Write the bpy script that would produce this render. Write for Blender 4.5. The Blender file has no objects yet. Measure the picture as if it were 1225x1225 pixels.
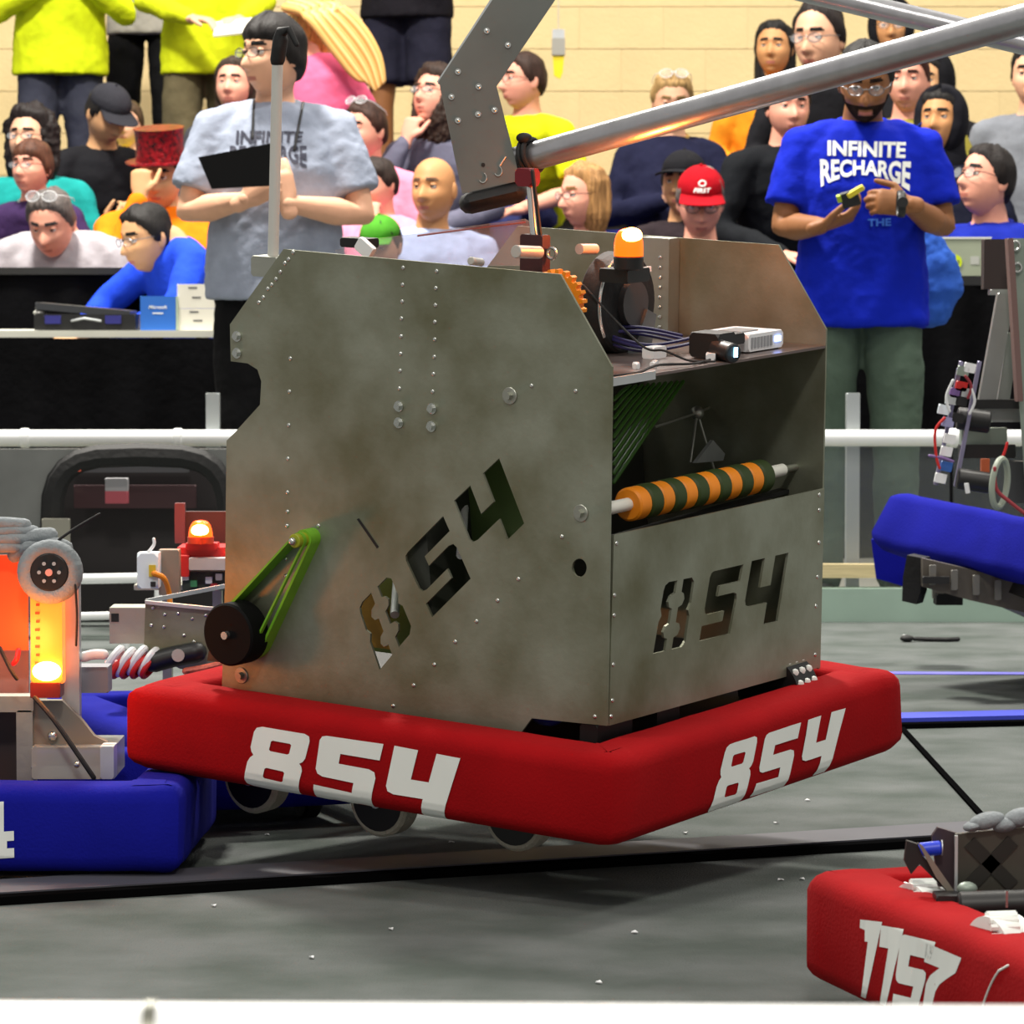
import bpy, bmesh, math, random
import numpy as np
from mathutils import Vector, Matrix, noise
from mathutils.bvhtree import BVHTree

sc = bpy.context.scene
COL = sc.collection
rnd = random.Random(7)

# ------------------------------------------------------------------ camera
F, CAMZ, YH = 4470.0, 0.85, 364.0
PITCH = math.atan((612.5 - YH) / F)
CP, SP = math.cos(PITCH), math.sin(PITCH)
cam_d = bpy.data.cameras.new('camera')
cam_d.sensor_width = 36.0
cam_d.lens = 36.0 * F / 1225.0
cam_d.clip_end = 200
cam = bpy.data.objects.new('camera', cam_d)
COL.objects.link(cam)
cam.location = (0, 0, CAMZ)
cam.rotation_euler = (math.pi / 2 - PITCH, 0, 0)
cam_d.dof.use_dof = True
cam_d.dof.focus_distance = 5.5
cam_d.dof.aperture_fstop = 20.0
sc.camera = cam

# ------------------------------------------------------------------ world, gym lamps, exposure
world = bpy.data.worlds.new('gym_air')
sc.world = world
world.use_nodes = True
world.node_tree.nodes['Background'].inputs[0].default_value = (1.0, 0.97, 0.93, 1)
world.node_tree.nodes['Background'].inputs[1].default_value = 0.24
sc.view_settings.view_transform = 'Standard'
sc.view_settings.look = 'None'
sc.view_settings.gamma = 1.0
sc.view_settings.use_curve_mapping = False
sc.view_settings.exposure = 0.8

def gym_lamp(x, y, z, size, power, col=(1, 0.95, 0.86)):
    l = bpy.data.lights.new('gym_lamp', 'AREA')
    l.energy = power; l.color = col; l.shape = 'SQUARE'; l.size = size
    o = bpy.data.objects.new('gym_lamp', l)
    COL.objects.link(o)
    o.location = (x, y, z)
for gx, gy, gp in ((-2.0, 10.8, 660), (2.6, 9.0, 170), (-3.5, 14.6, 95), (0.6, 14.6, 110), (4.2, 14.6, 140),
                   (-3.5, 3.5, 90), (3.5, 3.5, 90), (0, -2.5, 260)):
    gym_lamp(gx, gy, 7.0, 1.0, gp)

# ------------------------------------------------------------------ pixel <-> place
def ray(px, py):
    dx = (px - 612.5) / F; dz = -(py - 612.5) / F
    return Vector((dx, CP + dz * SP, -SP + dz * CP))
EYE = Vector((0, 0, CAMZ))
def at(px, py, D):                       # the place seen at this pixel, D metres away
    r = ray(px, py)
    return EYE + r * (D / r.y)
def flo(px, py, z=0.0):                  # the place on the floor (or at height z)
    r = ray(px, py)
    return EYE + r * ((z - CAMZ) / r.z)
def ppm(D): return F / D                 # pixels per metre

# ------------------------------------------------------------------ materials
MATS = {}
def mat(name, col, rough=0.6, metal=0.0, var=0.0, vscale=8.0, bump=0.0, bscale=60.0, stretch=None, emit=0.0,
        alpha=1.0, trans=0.0, spec=0.5, sheen=0.0, col2=None, ecol=None):
    if name in MATS: return MATS[name]
    m = bpy.data.materials.new(name); m.use_nodes = True
    nt = m.node_tree; b = nt.nodes['Principled BSDF']
    b.inputs['Base Color'].default_value = (*col, 1)
    b.inputs['Roughness'].default_value = rough
    b.inputs['Metallic'].default_value = metal
    b.inputs['Specular IOR Level'].default_value = spec
    if sheen: b.inputs['Sheen Weight'].default_value = sheen
    if alpha < 1: b.inputs['Alpha'].default_value = alpha
    if trans: b.inputs['Transmission Weight'].default_value = trans
    if emit:
        b.inputs['Emission Color'].default_value = (*(ecol or col), 1); b.inputs['Emission Strength'].default_value = emit
    tc = nt.nodes.new('ShaderNodeTexCoord')
    src = tc.outputs['Object']
    if stretch:
        mp = nt.nodes.new('ShaderNodeMapping'); mp.inputs['Scale'].default_value = stretch
        nt.links.new(src, mp.inputs['Vector']); src = mp.outputs['Vector']
    if var or col2:
        n = nt.nodes.new('ShaderNodeTexNoise'); n.inputs['Scale'].default_value = vscale; n.inputs['Detail'].default_value = 5
        nt.links.new(src, n.inputs['Vector'])
        cr = nt.nodes.new('ShaderNodeValToRGB')
        c2 = col2 or tuple(min(1, c * (1 + var)) for c in col)
        c1 = col if col2 else tuple(c * (1 - var) for c in col)
        cr.color_ramp.elements[0].position = 0.33; cr.color_ramp.elements[1].position = 0.67
        cr.color_ramp.elements[0].color = (*c1, 1); cr.color_ramp.elements[1].color = (*c2, 1)
        nt.links.new(n.outputs['Fac'], cr.inputs['Fac'])
        nt.links.new(cr.outputs['Color'], b.inputs['Base Color'])
    if bump:
        n2 = nt.nodes.new('ShaderNodeTexNoise'); n2.inputs['Scale'].default_value = bscale; n2.inputs['Detail'].default_value = 4
        nt.links.new(src, n2.inputs['Vector'])
        bp = nt.nodes.new('ShaderNodeBump'); bp.inputs['Strength'].default_value = bump; bp.inputs['Distance'].default_value = 0.01
        nt.links.new(n2.outputs['Fac'], bp.inputs['Height'])
        nt.links.new(bp.outputs['Normal'], b.inputs['Normal'])
    MATS[name] = m
    return m
def srgb(r, g, b):
    f = lambda c: (c / 255 / 12.92) if c <= 10 else ((c / 255 + 0.055) / 1.055) ** 2.4
    return (f(r), f(g), f(b))
def cloth(r, g, b):
    return mat('cloth_%d_%d_%d' % (r, g, b), srgb(r, g, b), 0.85, var=0.10, vscale=14, bump=0.35, bscale=28, spec=0.12)

# ------------------------------------------------------------------ mesh builder
class MB:
    def __init__(s): s.v = []; s.f = []; s.m = []
    def add(s, vs, fs, mi=0):
        o = len(s.v)
        s.v.extend([Vector(v) for v in vs]); s.f.extend([tuple(i + o for i in f) for f in fs]); s.m.extend([mi] * len(fs))
        return s
    def join(s, o, mi=None):
        k = len(s.v); s.v.extend(o.v); s.f.extend([tuple(i + k for i in f) for f in o.f])
        s.m.extend(o.m if mi is None else [mi] * len(o.f)); return s
    def box(s, c, size, rot=None, ch=0.0, mi=0):          # chamfered box
        c = Vector(c); h = Vector(size) / 2; ch = min(ch, min(h) * 0.9)
        R = rot if rot is not None else Matrix.Identity(3)
        if ch <= 0:
            vs = [c + R @ Vector((sx * h.x, sy * h.y, sz * h.z)) for sx in (-1, 1) for sy in (-1, 1) for sz in (-1, 1)]
            return s.add(vs, [(0, 1, 3, 2), (4, 6, 7, 5), (0, 4, 5, 1), (2, 3, 7, 6), (0, 2, 6, 4), (1, 5, 7, 3)], mi)
        bm = bmesh.new()
        for sx in (-1, 1):
            for sy in (-1, 1):
                for sz in (-1, 1):
                    bm.verts.new((sx * h.x, sy * h.y, sz * (h.z - ch))); bm.verts.new((sx * h.x, sy * (h.y - ch), sz * h.z)); bm.verts.new((sx * (h.x - ch), sy * h.y, sz * h.z))
                    bm.verts.new((sx * (h.x - ch * .4), sy * (h.y - ch * .4), sz * (h.z - ch * .4)))
                    bm.verts.new((sx * (h.x - ch), sy * (h.y - ch), sz * h.z)); bm.verts.new((sx * h.x, sy * (h.y - ch), sz * (h.z - ch))); bm.verts.new((sx * (h.x - ch), sy * h.y, sz * (h.z - ch)))
        bmesh.ops.convex_hull(bm, input=bm.verts[:])
        bm.verts.ensure_lookup_table()
        loose = [v for v in bm.verts if not v.link_faces]
        bmesh.ops.delete(bm, geom=loose, context='VERTS')
        bmesh.ops.dissolve_limit(bm, angle_limit=0.01, verts=bm.verts[:], edges=bm.edges[:])
        bm.verts.index_update()
        s.add([c + R @ v.co for v in bm.verts], [tuple(v.index for v in f.verts) for f in bm.faces], mi)
        bm.free(); return s
    def ring(s, c, a, b, n): return [c + a * math.cos(2 * math.pi * i / n) + b * math.sin(2 * math.pi * i / n) for i in range(n)]
    def loft(s, rings, mi=0, cap=True, closed=False):
        n = len(rings[0]); vs = [v for r in rings for v in r]; fs = []
        K = len(rings)
        for k in range(K if closed else K - 1):
            k2 = (k + 1) % K
            for i in range(n):
                j = (i + 1) % n; fs.append((k * n + i, k * n + j, k2 * n + j, k2 * n + i))
        if cap and not closed:
            fs.append(tuple(range(n - 1, -1, -1))); fs.append(tuple((K - 1) * n + i for i in range(n)))
        return s.add(vs, fs, mi)
    def cyl(s, p0, p1, r0, r1=None, n=16, mi=0, ch=0.0):
        p0, p1 = Vector(p0), Vector(p1); d = (p1 - p0).normalized()
        a = d.orthogonal().normalized(); b = d.cross(a); r1 = r0 if r1 is None else r1
        R = []
        if ch: R.append(s.ring(p0, a * (r0 - ch), b * (r0 - ch), n)); R.append(s.ring(p0 + d * ch, a * r0, b * r0, n)); R.append(s.ring(p1 - d * ch, a * r1, b * r1, n)); R.append(s.ring(p1, a * (r1 - ch), b * (r1 - ch), n))
        else: R = [s.ring(p0, a * r0, b * r0, n), s.ring(p1, a * r1, b * r1, n)]
        return s.loft(R, mi)
    def tube(s, pts, r, n=10, side=None, mi=0, round_=True, closed=False):   # r: number, list of numbers or list of (a,b)
        pts = [Vector(p) for p in pts]; K = len(pts)
        if not isinstance(r, (list, tuple)): r = [r] * K
        r = [(q, q) if not isinstance(q, (list, tuple)) else q for q in r]
        tg = []
        for k in range(K):
            p = pts[(k - 1) % K] if closed or k > 0 else pts[k]; q = pts[(k + 1) % K] if closed or k < K - 1 else pts[k]
            tg.append((q - p).normalized())
        sd = Vector(side) if side else tg[0].orthogonal()
        R = []
        for k in range(K):
            a = sd - tg[k] * sd.dot(tg[k])
            a = a.normalized() if a.length > 1e-6 else tg[k].orthogonal().normalized()
            if not side: sd = a
            b = tg[k].cross(a)
            if round_ and not closed and k == 0:
                m = min(r[0])
                for t in (0.95, 0.6): R.append(s.ring(pts[0] - tg[0] * m * t, a * r[0][0] * math.sqrt(1 - t * t), b * r[0][1] * math.sqrt(1 - t * t), n))
            R.append(s.ring(pts[k], a * r[k][0], b * r[k][1], n))
            if round_ and not closed and k == K - 1:
                m = min(r[-1])
                for t in (0.6, 0.95): R.append(s.ring(pts[-1] + tg[-1] * m * t, a * r[-1][0] * math.sqrt(1 - t * t), b * r[-1][1] * math.sqrt(1 - t * t), n))
        return s.loft(R, mi, closed=closed)
    def ball(s, c, r, nu=16, nv=10, rot=None, mi=0, fn=None):
        c = Vector(c); r = Vector(r) if isinstance(r, (tuple, list, Vector)) else Vector((r, r, r)); R = rot if rot is not None else Matrix.Identity(3)
        vs = []; fs = []
        for j in range(1, nv):
            t = math.pi * j / nv
            for i in range(nu):
                p = 2 * math.pi * i / nu; d = Vector((math.sin(t) * math.cos(p), math.sin(t) * math.sin(p), math.cos(t)))
                vs.append(c + R @ Vector((d.x * r.x, d.y * r.y, d.z * r.z)))
        top = len(vs); vs.append(c + R @ Vector((0, 0, r.z))); vs.append(c + R @ Vector((0, 0, -r.z)))
        for j in range(nv - 2):
            for i in range(nu):
                k = (i + 1) % nu; fs.append((j * nu + i, (j + 1) * nu + i, (j + 1) * nu + k, j * nu + k))
        for i in range(nu):
            k = (i + 1) % nu; fs.append((top, i, k)); fs.append((top + 1, (nv - 2) * nu + k, (nv - 2) * nu + i))
        return s.add(vs, fs, mi)
    def prism(s, poly, ext, mi=0):
        poly = [Vector(p) for p in poly]; ext = Vector(ext); n = len(poly)
        nrm = Vector((0, 0, 0))
        for i in range(n): nrm += poly[i].cross(poly[(i + 1) % n])
        if nrm.dot(ext) > 0: poly = poly[::-1]
        return s.add(poly + [p + ext for p in poly], [tuple(range(n))] + [tuple(range(2 * n - 1, n - 1, -1))] + [((i + 1) % n, i, n + i, n + (i + 1) % n) for i in range(n)], mi)
    def torus(s, c, a, b, r, n=24, m=8, mi=0, arc=None):
        c, a, b = Vector(c), Vector(a), Vector(b); rings = []
        N = n
        for i in range(N if arc is None else N + 1):
            t = 2 * math.pi * i / N if arc is None else arc[0] + (arc[1] - arc[0]) * i / N
            o = a * math.cos(t) + b * math.sin(t); nn = a.cross(b).normalized(); u = o.normalized()
            rings.append([c + o + u * r * math.cos(2 * math.pi * k / m) + nn * r * math.sin(2 * math.pi * k / m) for k in range(m)])
        return s.loft(rings, mi, closed=arc is None)
    def xf(s, M):
        s.v = [M @ v for v in s.v]; return s
    def mesh(s, name, mats, angle=0.7):
        me = bpy.data.meshes.new(name)
        me.from_pydata([tuple(v) for v in s.v], [], s.f)
        for m in (mats if isinstance(mats, (list, tuple)) else [mats]): me.materials.append(m)
        me.polygons.foreach_set('material_index', s.m)
        me.polygons.foreach_set('use_smooth', [True] * len(s.f))
        me.update(); me.validate()
        if angle < 3: me.set_sharp_from_angle(angle=angle)
        return me

THM = {}
def put(name, me, parent=None, loc=None, label=None, cat=None, group=None, kind=None):
    o = bpy.data.objects.new(name, me); COL.objects.link(o)
    if parent is not None: o.parent = parent
    if loc is not None: o.location = loc
    for k, v in (('label', label), ('category', cat), ('group', group), ('kind', kind)):
        if v: o[k] = v
    return o
def thing(name, label, cat, M=None, group=None, kind=None):
    o = put(name, None, None, None, label, cat, group, kind)
    if M is None: M = Matrix.Identity(4)
    elif not isinstance(M, Matrix): M = Matrix.Translation(Vector(M))
    o.matrix_world = M; o.empty_display_size = 0.1
    THM[o] = M.copy()
    return o
def part(mb, name, mats, parent, world=False, angle=0.7, label=None, kind=None):   # vertices in the thing's frame, or in the world's
    if world:
        I = inv(parent); mb.xf(I)
    return put(name, mb.mesh(name, mats, angle), parent, label=label, kind=kind)
def root(o):
    while o.parent: o = o.parent
    return o
def inv(o): return THM[root(o)].inverted() if root(o) in THM else Matrix.Identity(4)
def solo(mb, name, mats, label, cat, group=None, kind=None, angle=0.7, org=None):
    c = Vector(org) if org is not None else Vector((sum(v.x for v in mb.v) / len(mb.v), sum(v.y for v in mb.v) / len(mb.v), min(v.z for v in mb.v)))
    mb.xf(Matrix.Translation(-c))
    return put(name, mb.mesh(name, mats, angle), None, c, label, cat, group, kind)

def evald(me, mods):
    o = bpy.data.objects.new('tmp', me)
    COL.objects.link(o)
    for t, kw in mods:
        m = o.modifiers.new('m', t)
        for k, v in kw.items(): setattr(m, k, v)
    dg = bpy.context.evaluated_depsgraph_get()
    ev = o.evaluated_get(dg)
    r = bpy.data.meshes.new_from_object(ev)
    bpy.data.objects.remove(o)
    return r
def from_mesh(me):
    mb = MB(); mb.v = [v.co.copy() for v in me.vertices]; mb.f = [tuple(p.vertices) for p in me.polygons]; mb.m = [0] * len(mb.f); return mb
def remesh(mb, vox, it=3):
    me = bpy.data.meshes.new('t'); me.from_pydata([tuple(v) for v in mb.v], [], mb.f); me.update()
    r = evald(me, [('REMESH', dict(mode='VOXEL', voxel_size=vox)), ('SMOOTH', dict(iterations=it, factor=0.5))])
    out = from_mesh(r); bpy.data.meshes.remove(r); bpy.data.meshes.remove(me); return out
def wrinkle(mb, amp, scale, seed=0.0):
    me = bpy.data.meshes.new('t'); me.from_pydata([tuple(v) for v in mb.v], [], mb.f); me.update()
    for i, v in enumerate(me.vertices):
        q = Vector((v.co.x * scale + seed, v.co.y * scale, v.co.z * scale * 1.3))
        n = noise.noise(q) * 0.65 + (abs(noise.noise(q * 2.1)) - 0.25) * 0.7
        mb.v[i] = v.co + v.normal * (n * amp)
    bpy.data.meshes.remove(me); return mb
def flat(outer, holes, th, name='t'):                     # 2D outline with holes -> plate of thickness th lying in xy, centred on z=0
    cu = bpy.data.curves.new('t', 'CURVE'); cu.dimensions = '2D'; cu.fill_mode = 'BOTH'; cu.extrude = th / 2
    for pl in [outer] + list(holes):
        sp = cu.splines.new('POLY'); sp.points.add(len(pl) - 1); sp.use_cyclic_u = True
        for i, p in enumerate(pl): sp.points[i].co = (p[0], p[1], 0, 1)
    o = bpy.data.objects.new('t', cu); COL.objects.link(o)
    me = bpy.data.meshes.new_from_object(o.evaluated_get(bpy.context.evaluated_depsgraph_get()))
    COL.objects.unlink(o); bpy.data.objects.remove(o)
    mb = from_mesh(me); bpy.data.meshes.remove(me); return mb
def text_mesh(txt, bold=0.02, shear=0.0):
    cu = bpy.data.curves.new('t', 'FONT'); cu.body = txt; cu.offset = bold; cu.shear = shear; cu.resolution_u = 3
    o = bpy.data.objects.new('t', cu); COL.objects.link(o)
    me = bpy.data.meshes.new_from_object(o.evaluated_get(bpy.context.evaluated_depsgraph_get()))
    COL.objects.unlink(o); bpy.data.objects.remove(o)
    mb = from_mesh(me); bpy.data.meshes.remove(me)
    xs = [v.x for v in mb.v]; ys = [v.y for v in mb.v]; x0, x1, y0, y1 = min(xs), max(xs), min(ys), max(ys)
    mb.v = [Vector(((v.x - x0) / (x1 - x0), (v.y - y0) / (y1 - y0), 0)) for v in mb.v]   # unit square
    return mb
def subdiv(mb, cuts=2):
    bm = bmesh.new(); vs = [bm.verts.new(v) for v in mb.v]
    for f in mb.f:
        try: bm.faces.new([vs[i] for i in f])
        except ValueError: pass
    bmesh.ops.remove_doubles(bm, verts=bm.verts[:], dist=1e-6)
    bmesh.ops.triangulate(bm, faces=bm.faces[:])
    for _ in range(cuts):
        L = sorted(e.calc_length() for e in bm.edges); lim = L[-1] * 0.5
        bmesh.ops.subdivide_edges(bm, edges=[e for e in bm.edges if e.calc_length() > lim], cuts=1)
        bmesh.ops.triangulate(bm, faces=bm.faces[:])
    bm.verts.index_update()
    o = MB(); o.add([v.co.copy() for v in bm.verts], [tuple(v.index for v in f.verts) for f in bm.faces]); bm.free(); return o
def drape(mb, bvh, org, d, off):          # org(v): start of a ray for vertex v ; d(v): direction ; keep thin print just above the surface
    vs = []
    last = None
    for v in mb.v:
        o, dd = org(v), d(v).normalized()
        h = bvh.ray_cast(o, dd)
        if h[0] is None: vs.append(None)
        else: vs.append(h[0] - dd * off)
    ok = [v for v in vs if v]
    out = MB(); idx = {}
    for i, v in enumerate(vs):
        if v is not None: idx[i] = len(out.v); out.v.append(v)
    for f in mb.f:
        if all(i in idx for i in f): out.f.append(tuple(idx[i] for i in f)); out.m.append(0)
    return out
def bvh_of(mb): return BVHTree.FromPolygons([tuple(v) for v in mb.v], mb.f)
def quadmap(q):                            # unit square -> pixel quad (TL,TR,BR,BL)
    TL, TR, BR, BL = [Vector((p[0], p[1])) for p in q]
    return lambda x, y: (BL * (1 - x) + BR * x) * (1 - y) + (TL * (1 - x) + TR * x) * y

DIG = {
 '8': ([(.12, 1), (.88, 1), (.97, .97), (1, .9), (1, .63), (.97, .57), (.92, .54), (.97, .5), (1, .44), (1, 0), (.12, 0), (.03, .03), (0, .1), (0, .4), (.03, .48), (.08, .53), (.03, .58), (0, .65), (0, .9), (.03, .97)],
       [[(.33, .66), (.33, .79), (.36, .81), (.67, .81), (.70, .79), (.70, .66), (.67, .64), (.36, .64)], [(.33, .22), (.33, .35), (.36, .37), (.67, .37), (.70, .35), (.70, .22), (.67, .2), (.36, .2)]]),
 '5': ([(.1, 1), (1, 1), (1, .76), (.36, .76), (.36, .61), (.86, .61), (.96, .58), (1, .5), (1, 0), (0, 0), (0, .22), (.66, .22), (.66, .37), (.13, .37), (.04, .4), (0, .47), (0, .92), (.03, .98)], []),
 '4': ([(0, 1), (.36, 1), (.36, .57), (.64, .57), (.64, 1), (1, 1), (1, 0), (.62, 0), (.62, .32), (.14, .32), (.04, .35), (0, .42)], []),
 '1': ([(0, 1), (.75, 1), (.75, 0), (.35, 0), (.35, .72), (0, .72)], []),
 '7': ([(0, 1), (1, 1), (1, .78), (.62, .55), (.55, .45), (.55, 0), (.15, 0), (.15, .5), (.25, .62), (.5, .76), (0, .76)], []),
 'S8': [[(.42, 1), (.14, 1), (.03, .96), (0, .88), (0, .63), (.07, .53), (0, .44), (0, 0), (.38, 0), (.38, .17), (.27, .2), (.22, .28), (.27, .36), (.38, .39), (.38, .6), (.28, .63), (.23, .71), (.28, .79), (.42, .82)],
        [(.62, 1), (.9, 1), (1, .93), (1, .63), (.93, .53), (1, .44), (1, .08), (.9, 0), (.58, 0), (.58, .17), (.7, .2), (.75, .28), (.7, .36), (.58, .39), (.58, .6), (.7, .63), (.75, .71), (.7, .79), (.62, .82)]],
}

# ------------------------------------------------------------------ shared materials
ALU = mat('brushed_aluminium', srgb(172, 174, 164), 0.42, 0.85, var=0.10, vscale=9, bump=0.08, bscale=40)
ALU_L = mat('light_aluminium', srgb(200, 204, 206), 0.4, 0.7, var=0.08, vscale=14)
PLATE = mat('scuff_reflection_aluminium', srgb(118, 118, 94), 0.48, 0.72, col2=srgb(158, 162, 146), vscale=7, bump=0.05, bscale=90)  # two noise tones imitate blotchy reflections along with the scuffs
STEEL = mat('bright_steel', srgb(210, 212, 208), 0.25, 0.95)
BLACKP = mat('black_plastic', srgb(20, 20, 21), 0.45, var=0.2)
BLACKR = mat('black_rubber', srgb(14, 14, 15), 0.7, bump=0.2)
MATTEB = mat('matte_black', srgb(10, 10, 11), 1.0, spec=0.0)
BLACKC = mat('black_cloth', srgb(10, 10, 12), 0.95, var=0.25, bump=0.3, bscale=30, spec=0.06)
REDB = mat('red_bumper_fabric', srgb(152, 11, 17), 0.95, var=0.07, vscale=9, bump=0.12, bscale=220, spec=0.12)
BLUEB = mat('blue_bumper_fabric', srgb(20, 24, 142), 0.95, var=0.08, vscale=9, bump=0.12, bscale=220, spec=0.12)
WHITEF = mat('white_number_fabric', srgb(236, 240, 236), 0.7, var=0.03)
WHITEP = mat('white_plastic', srgb(228, 230, 232), 0.4)
GREENB = mat('green_belt', srgb(112, 172, 36), 0.5, var=0.12, vscale=30)
ORANGE = mat('orange_rubber', srgb(240, 140, 20), 0.5, var=0.08)
DKGREEN = mat('dark_green_rubber', srgb(44, 62, 16), 0.6, var=0.2)
TREAD = mat('grey_tread', srgb(188, 184, 168), 0.8, bump=0.5, bscale=150)
REDP = mat('red_plastic', srgb(200, 30, 28), 0.45)
BLUEP = mat('blue_plastic', srgb(30, 60, 210), 0.4)
def clear(name, col, a, rough=0.08):
    return mat(name, col, rough, alpha=a, spec=0.5)
POLY = clear('clear_polycarbonate', srgb(190, 198, 200), 0.16)
AMBER = mat('lit_amber_dome', srgb(255, 70, 0), 0.3, emit=1.8, ecol=(1.0, 0.08, 0.002))
AMBERHOT = mat('lit_amber_core', srgb(255, 190, 60), 0.3, emit=14.0, ecol=(1.0, 0.42, 0.08))
# ================================================================== SETTING
CARPET = mat('grey_field_carpet', srgb(80, 87, 83), 0.95, col2=srgb(104, 108, 107), vscale=5.0, bump=0.5, bscale=260, spec=0.1)
mb = MB(); mb.box((0, 5.2, -0.05), (14, 11.2, 0.1))
o = put('floor', mb.mesh('floor', CARPET), kind='structure', label='grey carpet of the playing field')
WOODF = mat('gym_floor_boards', srgb(112, 112, 104), 0.5, var=0.15, stretch=(1, 12, 1))
mb = MB(); mb.box((0, 14.6, -0.06), (14, 7.6, 0.1))
put('floor_gym', mb.mesh('floor_gym', WOODF), kind='structure', label='gym floor beyond the guardrail')

# ---- painted block wall: every block is a piece
WALLD = 17.9
MORTAR = mat('cream_mortar', srgb(198, 174, 126), 0.9)
BLOCK = mat('cream_block_paint', srgb(216, 192, 140), 0.7, var=0.035, vscale=5, bump=0.25, bscale=60)
mb = MB(); mb.box((0, WALLD + 0.17, 2.0), (10, 0.3, 4.1))
wall = put('wall_back', mb.mesh('wall_back', MORTAR), kind='structure', label='cream painted concrete block wall of the gym')
bm_ = MB(); bm_.box((0, 0, 0), (0.3994, 0.05, 0.1968), ch=0.004)
bme = bm_.mesh('block', BLOCK)
zj = at(700, 59, WALLD).z                     # a joint seen in the photograph
k0 = math.floor((0.9 - zj) / 0.2)
for k in range(k0, k0 + 12):
    for i in range(-9, 10):
        x = (i + (0.5 if k % 2 else 0)) * 0.4 + 0.12
        put('block', bme, wall, (x, WALLD + rnd.uniform(-.0015, .0015), zj + (k + 0.5) * 0.2))

# ---- field guardrails
RAILW = mat('white_rail_paint', srgb(246, 248, 248), 0.3, 0.0)
RD = 10.05
g = thing('guardrail', 'white tube guardrail with clear panels along the far side of the field', 'guardrail', (0, RD, 0))
def W(mb, name, m, parent, **k): return part(mb, name, m, parent, world=True, **k)
ys = at(600, 524, RD).z
xs = [at(p, 524, RD).x for p in (-260, 30, 213, 520, 830, 1140, 1500)]
for a, b in zip(xs, xs[1:]):
    W(MB().cyl((a + .004, RD, ys), (b - .004, RD, ys), 0.0225, n=20, ch=0.003), 'rail_tube', RAILW, g)
for x in xs[1:-1]:
    W(MB().cyl((x - .012, RD, ys), (x + .012, RD, ys), 0.0265, n=20, ch=0.003), 'coupling', RAILW, g)
for p in (-20, 255, 560, 800, 1020, 1330):
    x = at(p, 600, RD + .05).x
    mb = MB().box((x, RD + .06, 0.30), (0.036, 0.036, 0.62), ch=0.004)
    W(mb, 'post', mat('grey_post', srgb(176, 182, 182), 0.4, 0.4), g)
PANEL = clear('reflection_grey_panel', srgb(170, 178, 180), 0.10, 0.12)  # faint grey tint imitates light reflected off the clear panels
for a, b in zip(xs, xs[1:]):
    W(MB().box(((a + b) / 2, RD + .03, 0.285), (b - a - .01, 0.006, 0.43)), 'panel', PANEL, g)
zt = at(1000, 682, RD).z
mb = MB().box((0, RD - .02, zt), (7, 0.05, 0.036), ch=.004); W(mb, 'bottom_strip', mat('pale_wood', srgb(214, 196, 150), 0.6, var=.12, stretch=(1, 20, 20)), g)
mb = MB().box((0, RD - .04, 0.045), (7, 0.07, 0.09), ch=.004); W(mb, 'base_strip', mat('pale_green_base', srgb(156, 180, 166), 0.6, var=.05), g)

g = thing('guardrail', 'out-of-focus white rail along the bottom edge of the photo, nearest the camera', 'guardrail', (0, 1.82, 0))
zc = at(300, 1199, 1.82).z - 0.021
for a, b in ((-0.7, at(176, 1200, 1.8).x), (at(176, 1200, 1.8).x, 0.7)):
    W(MB().cyl((a + .002, 1.82, zc + (a + .2) * -.004), (b - .002, 1.82, zc + (b + .2) * -.004), 0.021, n=24), 'rail_tube', RAILW, g)
x = at(176, 1200, 1.8).x
W(MB().cyl((x - .003, 1.82, zc), (x + .003, 1.82, zc), 0.0222, n=24), 'coupling', mat('dull_ring', srgb(120, 120, 110), 0.4, .6), g)
for x in (-0.62, 0.62): W(MB().box((x, 1.86, zc / 2), (.036, .036, zc)), 'post', RAILW, g)

# ---- raised strips and tape on the carpet
def strip(name, label, cat, a, b, w, h, m, group=None):
    d = (b - a); d.z = 0; n = Vector((-d.y, d.x, 0)).normalized()
    L = d.length; c = (a + b) / 2 + n * (w / 2)
    R = Matrix.Rotation(math.atan2(d.y, d.x), 3, 'Z')
    mb = MB().box((0, 0, h / 2), (L, w, h), R, ch=min(h * .25, .004)); 
    return put(name, mb.mesh(name, m), None, (c.x, c.y, 0), label, cat, group)
DARKS = mat('dark_strip', srgb(70, 70, 78), 0.6, var=.1)
a, b = flo(-60, 1083), flo(1300, 998)
strip('boundary_strip', 'long dark grey raised strip lying across the carpet under the hanging robot', 'floor strip', a, b, 0.12, 0.014, DARKS)
n_ = Vector((b.y - a.y, -(b.x - a.x), 0)).normalized()
strip('boundary_edging', 'thin black edging along the near side of the grey floor strip', 'floor strip', a + n_ * .032, b + n_ * .032, 0.03, 0.012, MATTEB)
strip('boundary_edging', 'black floor seam running away to the hanging robot from the robot numbered 1157', 'floor strip', flo(1190, 990), flo(1078, 868), 0.011, 0.005, MATTEB)
strip('boundary_strip', 'blue raised strip on the carpet at the right edge of the photo', 'floor strip', flo(1050, 868), flo(1300, 862), 0.1, 0.014, mat('blue_strip', srgb(52, 66, 190), .6))
strip('boundary_edging', 'black edging in front of the blue raised strip', 'floor strip', flo(1050, 873), flo(1300, 867), 0.035, 0.010, MATTEB)
strip('floor_line', 'thin pale blue tape line on the carpet beyond the blue strip', 'tape', flo(1050, 807), flo(1300, 808), 0.05, 0.002, mat('blue_tape', srgb(110, 108, 220), .5))
strip('floor_line', 'thin dark line along the foot of the far guardrail', 'tape', flo(860, 731), flo(1300, 731), 0.06, 0.002, mat('dark_foot_line', srgb(60, 70, 68), .6))  # dark line where the carpet meets the rail
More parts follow.
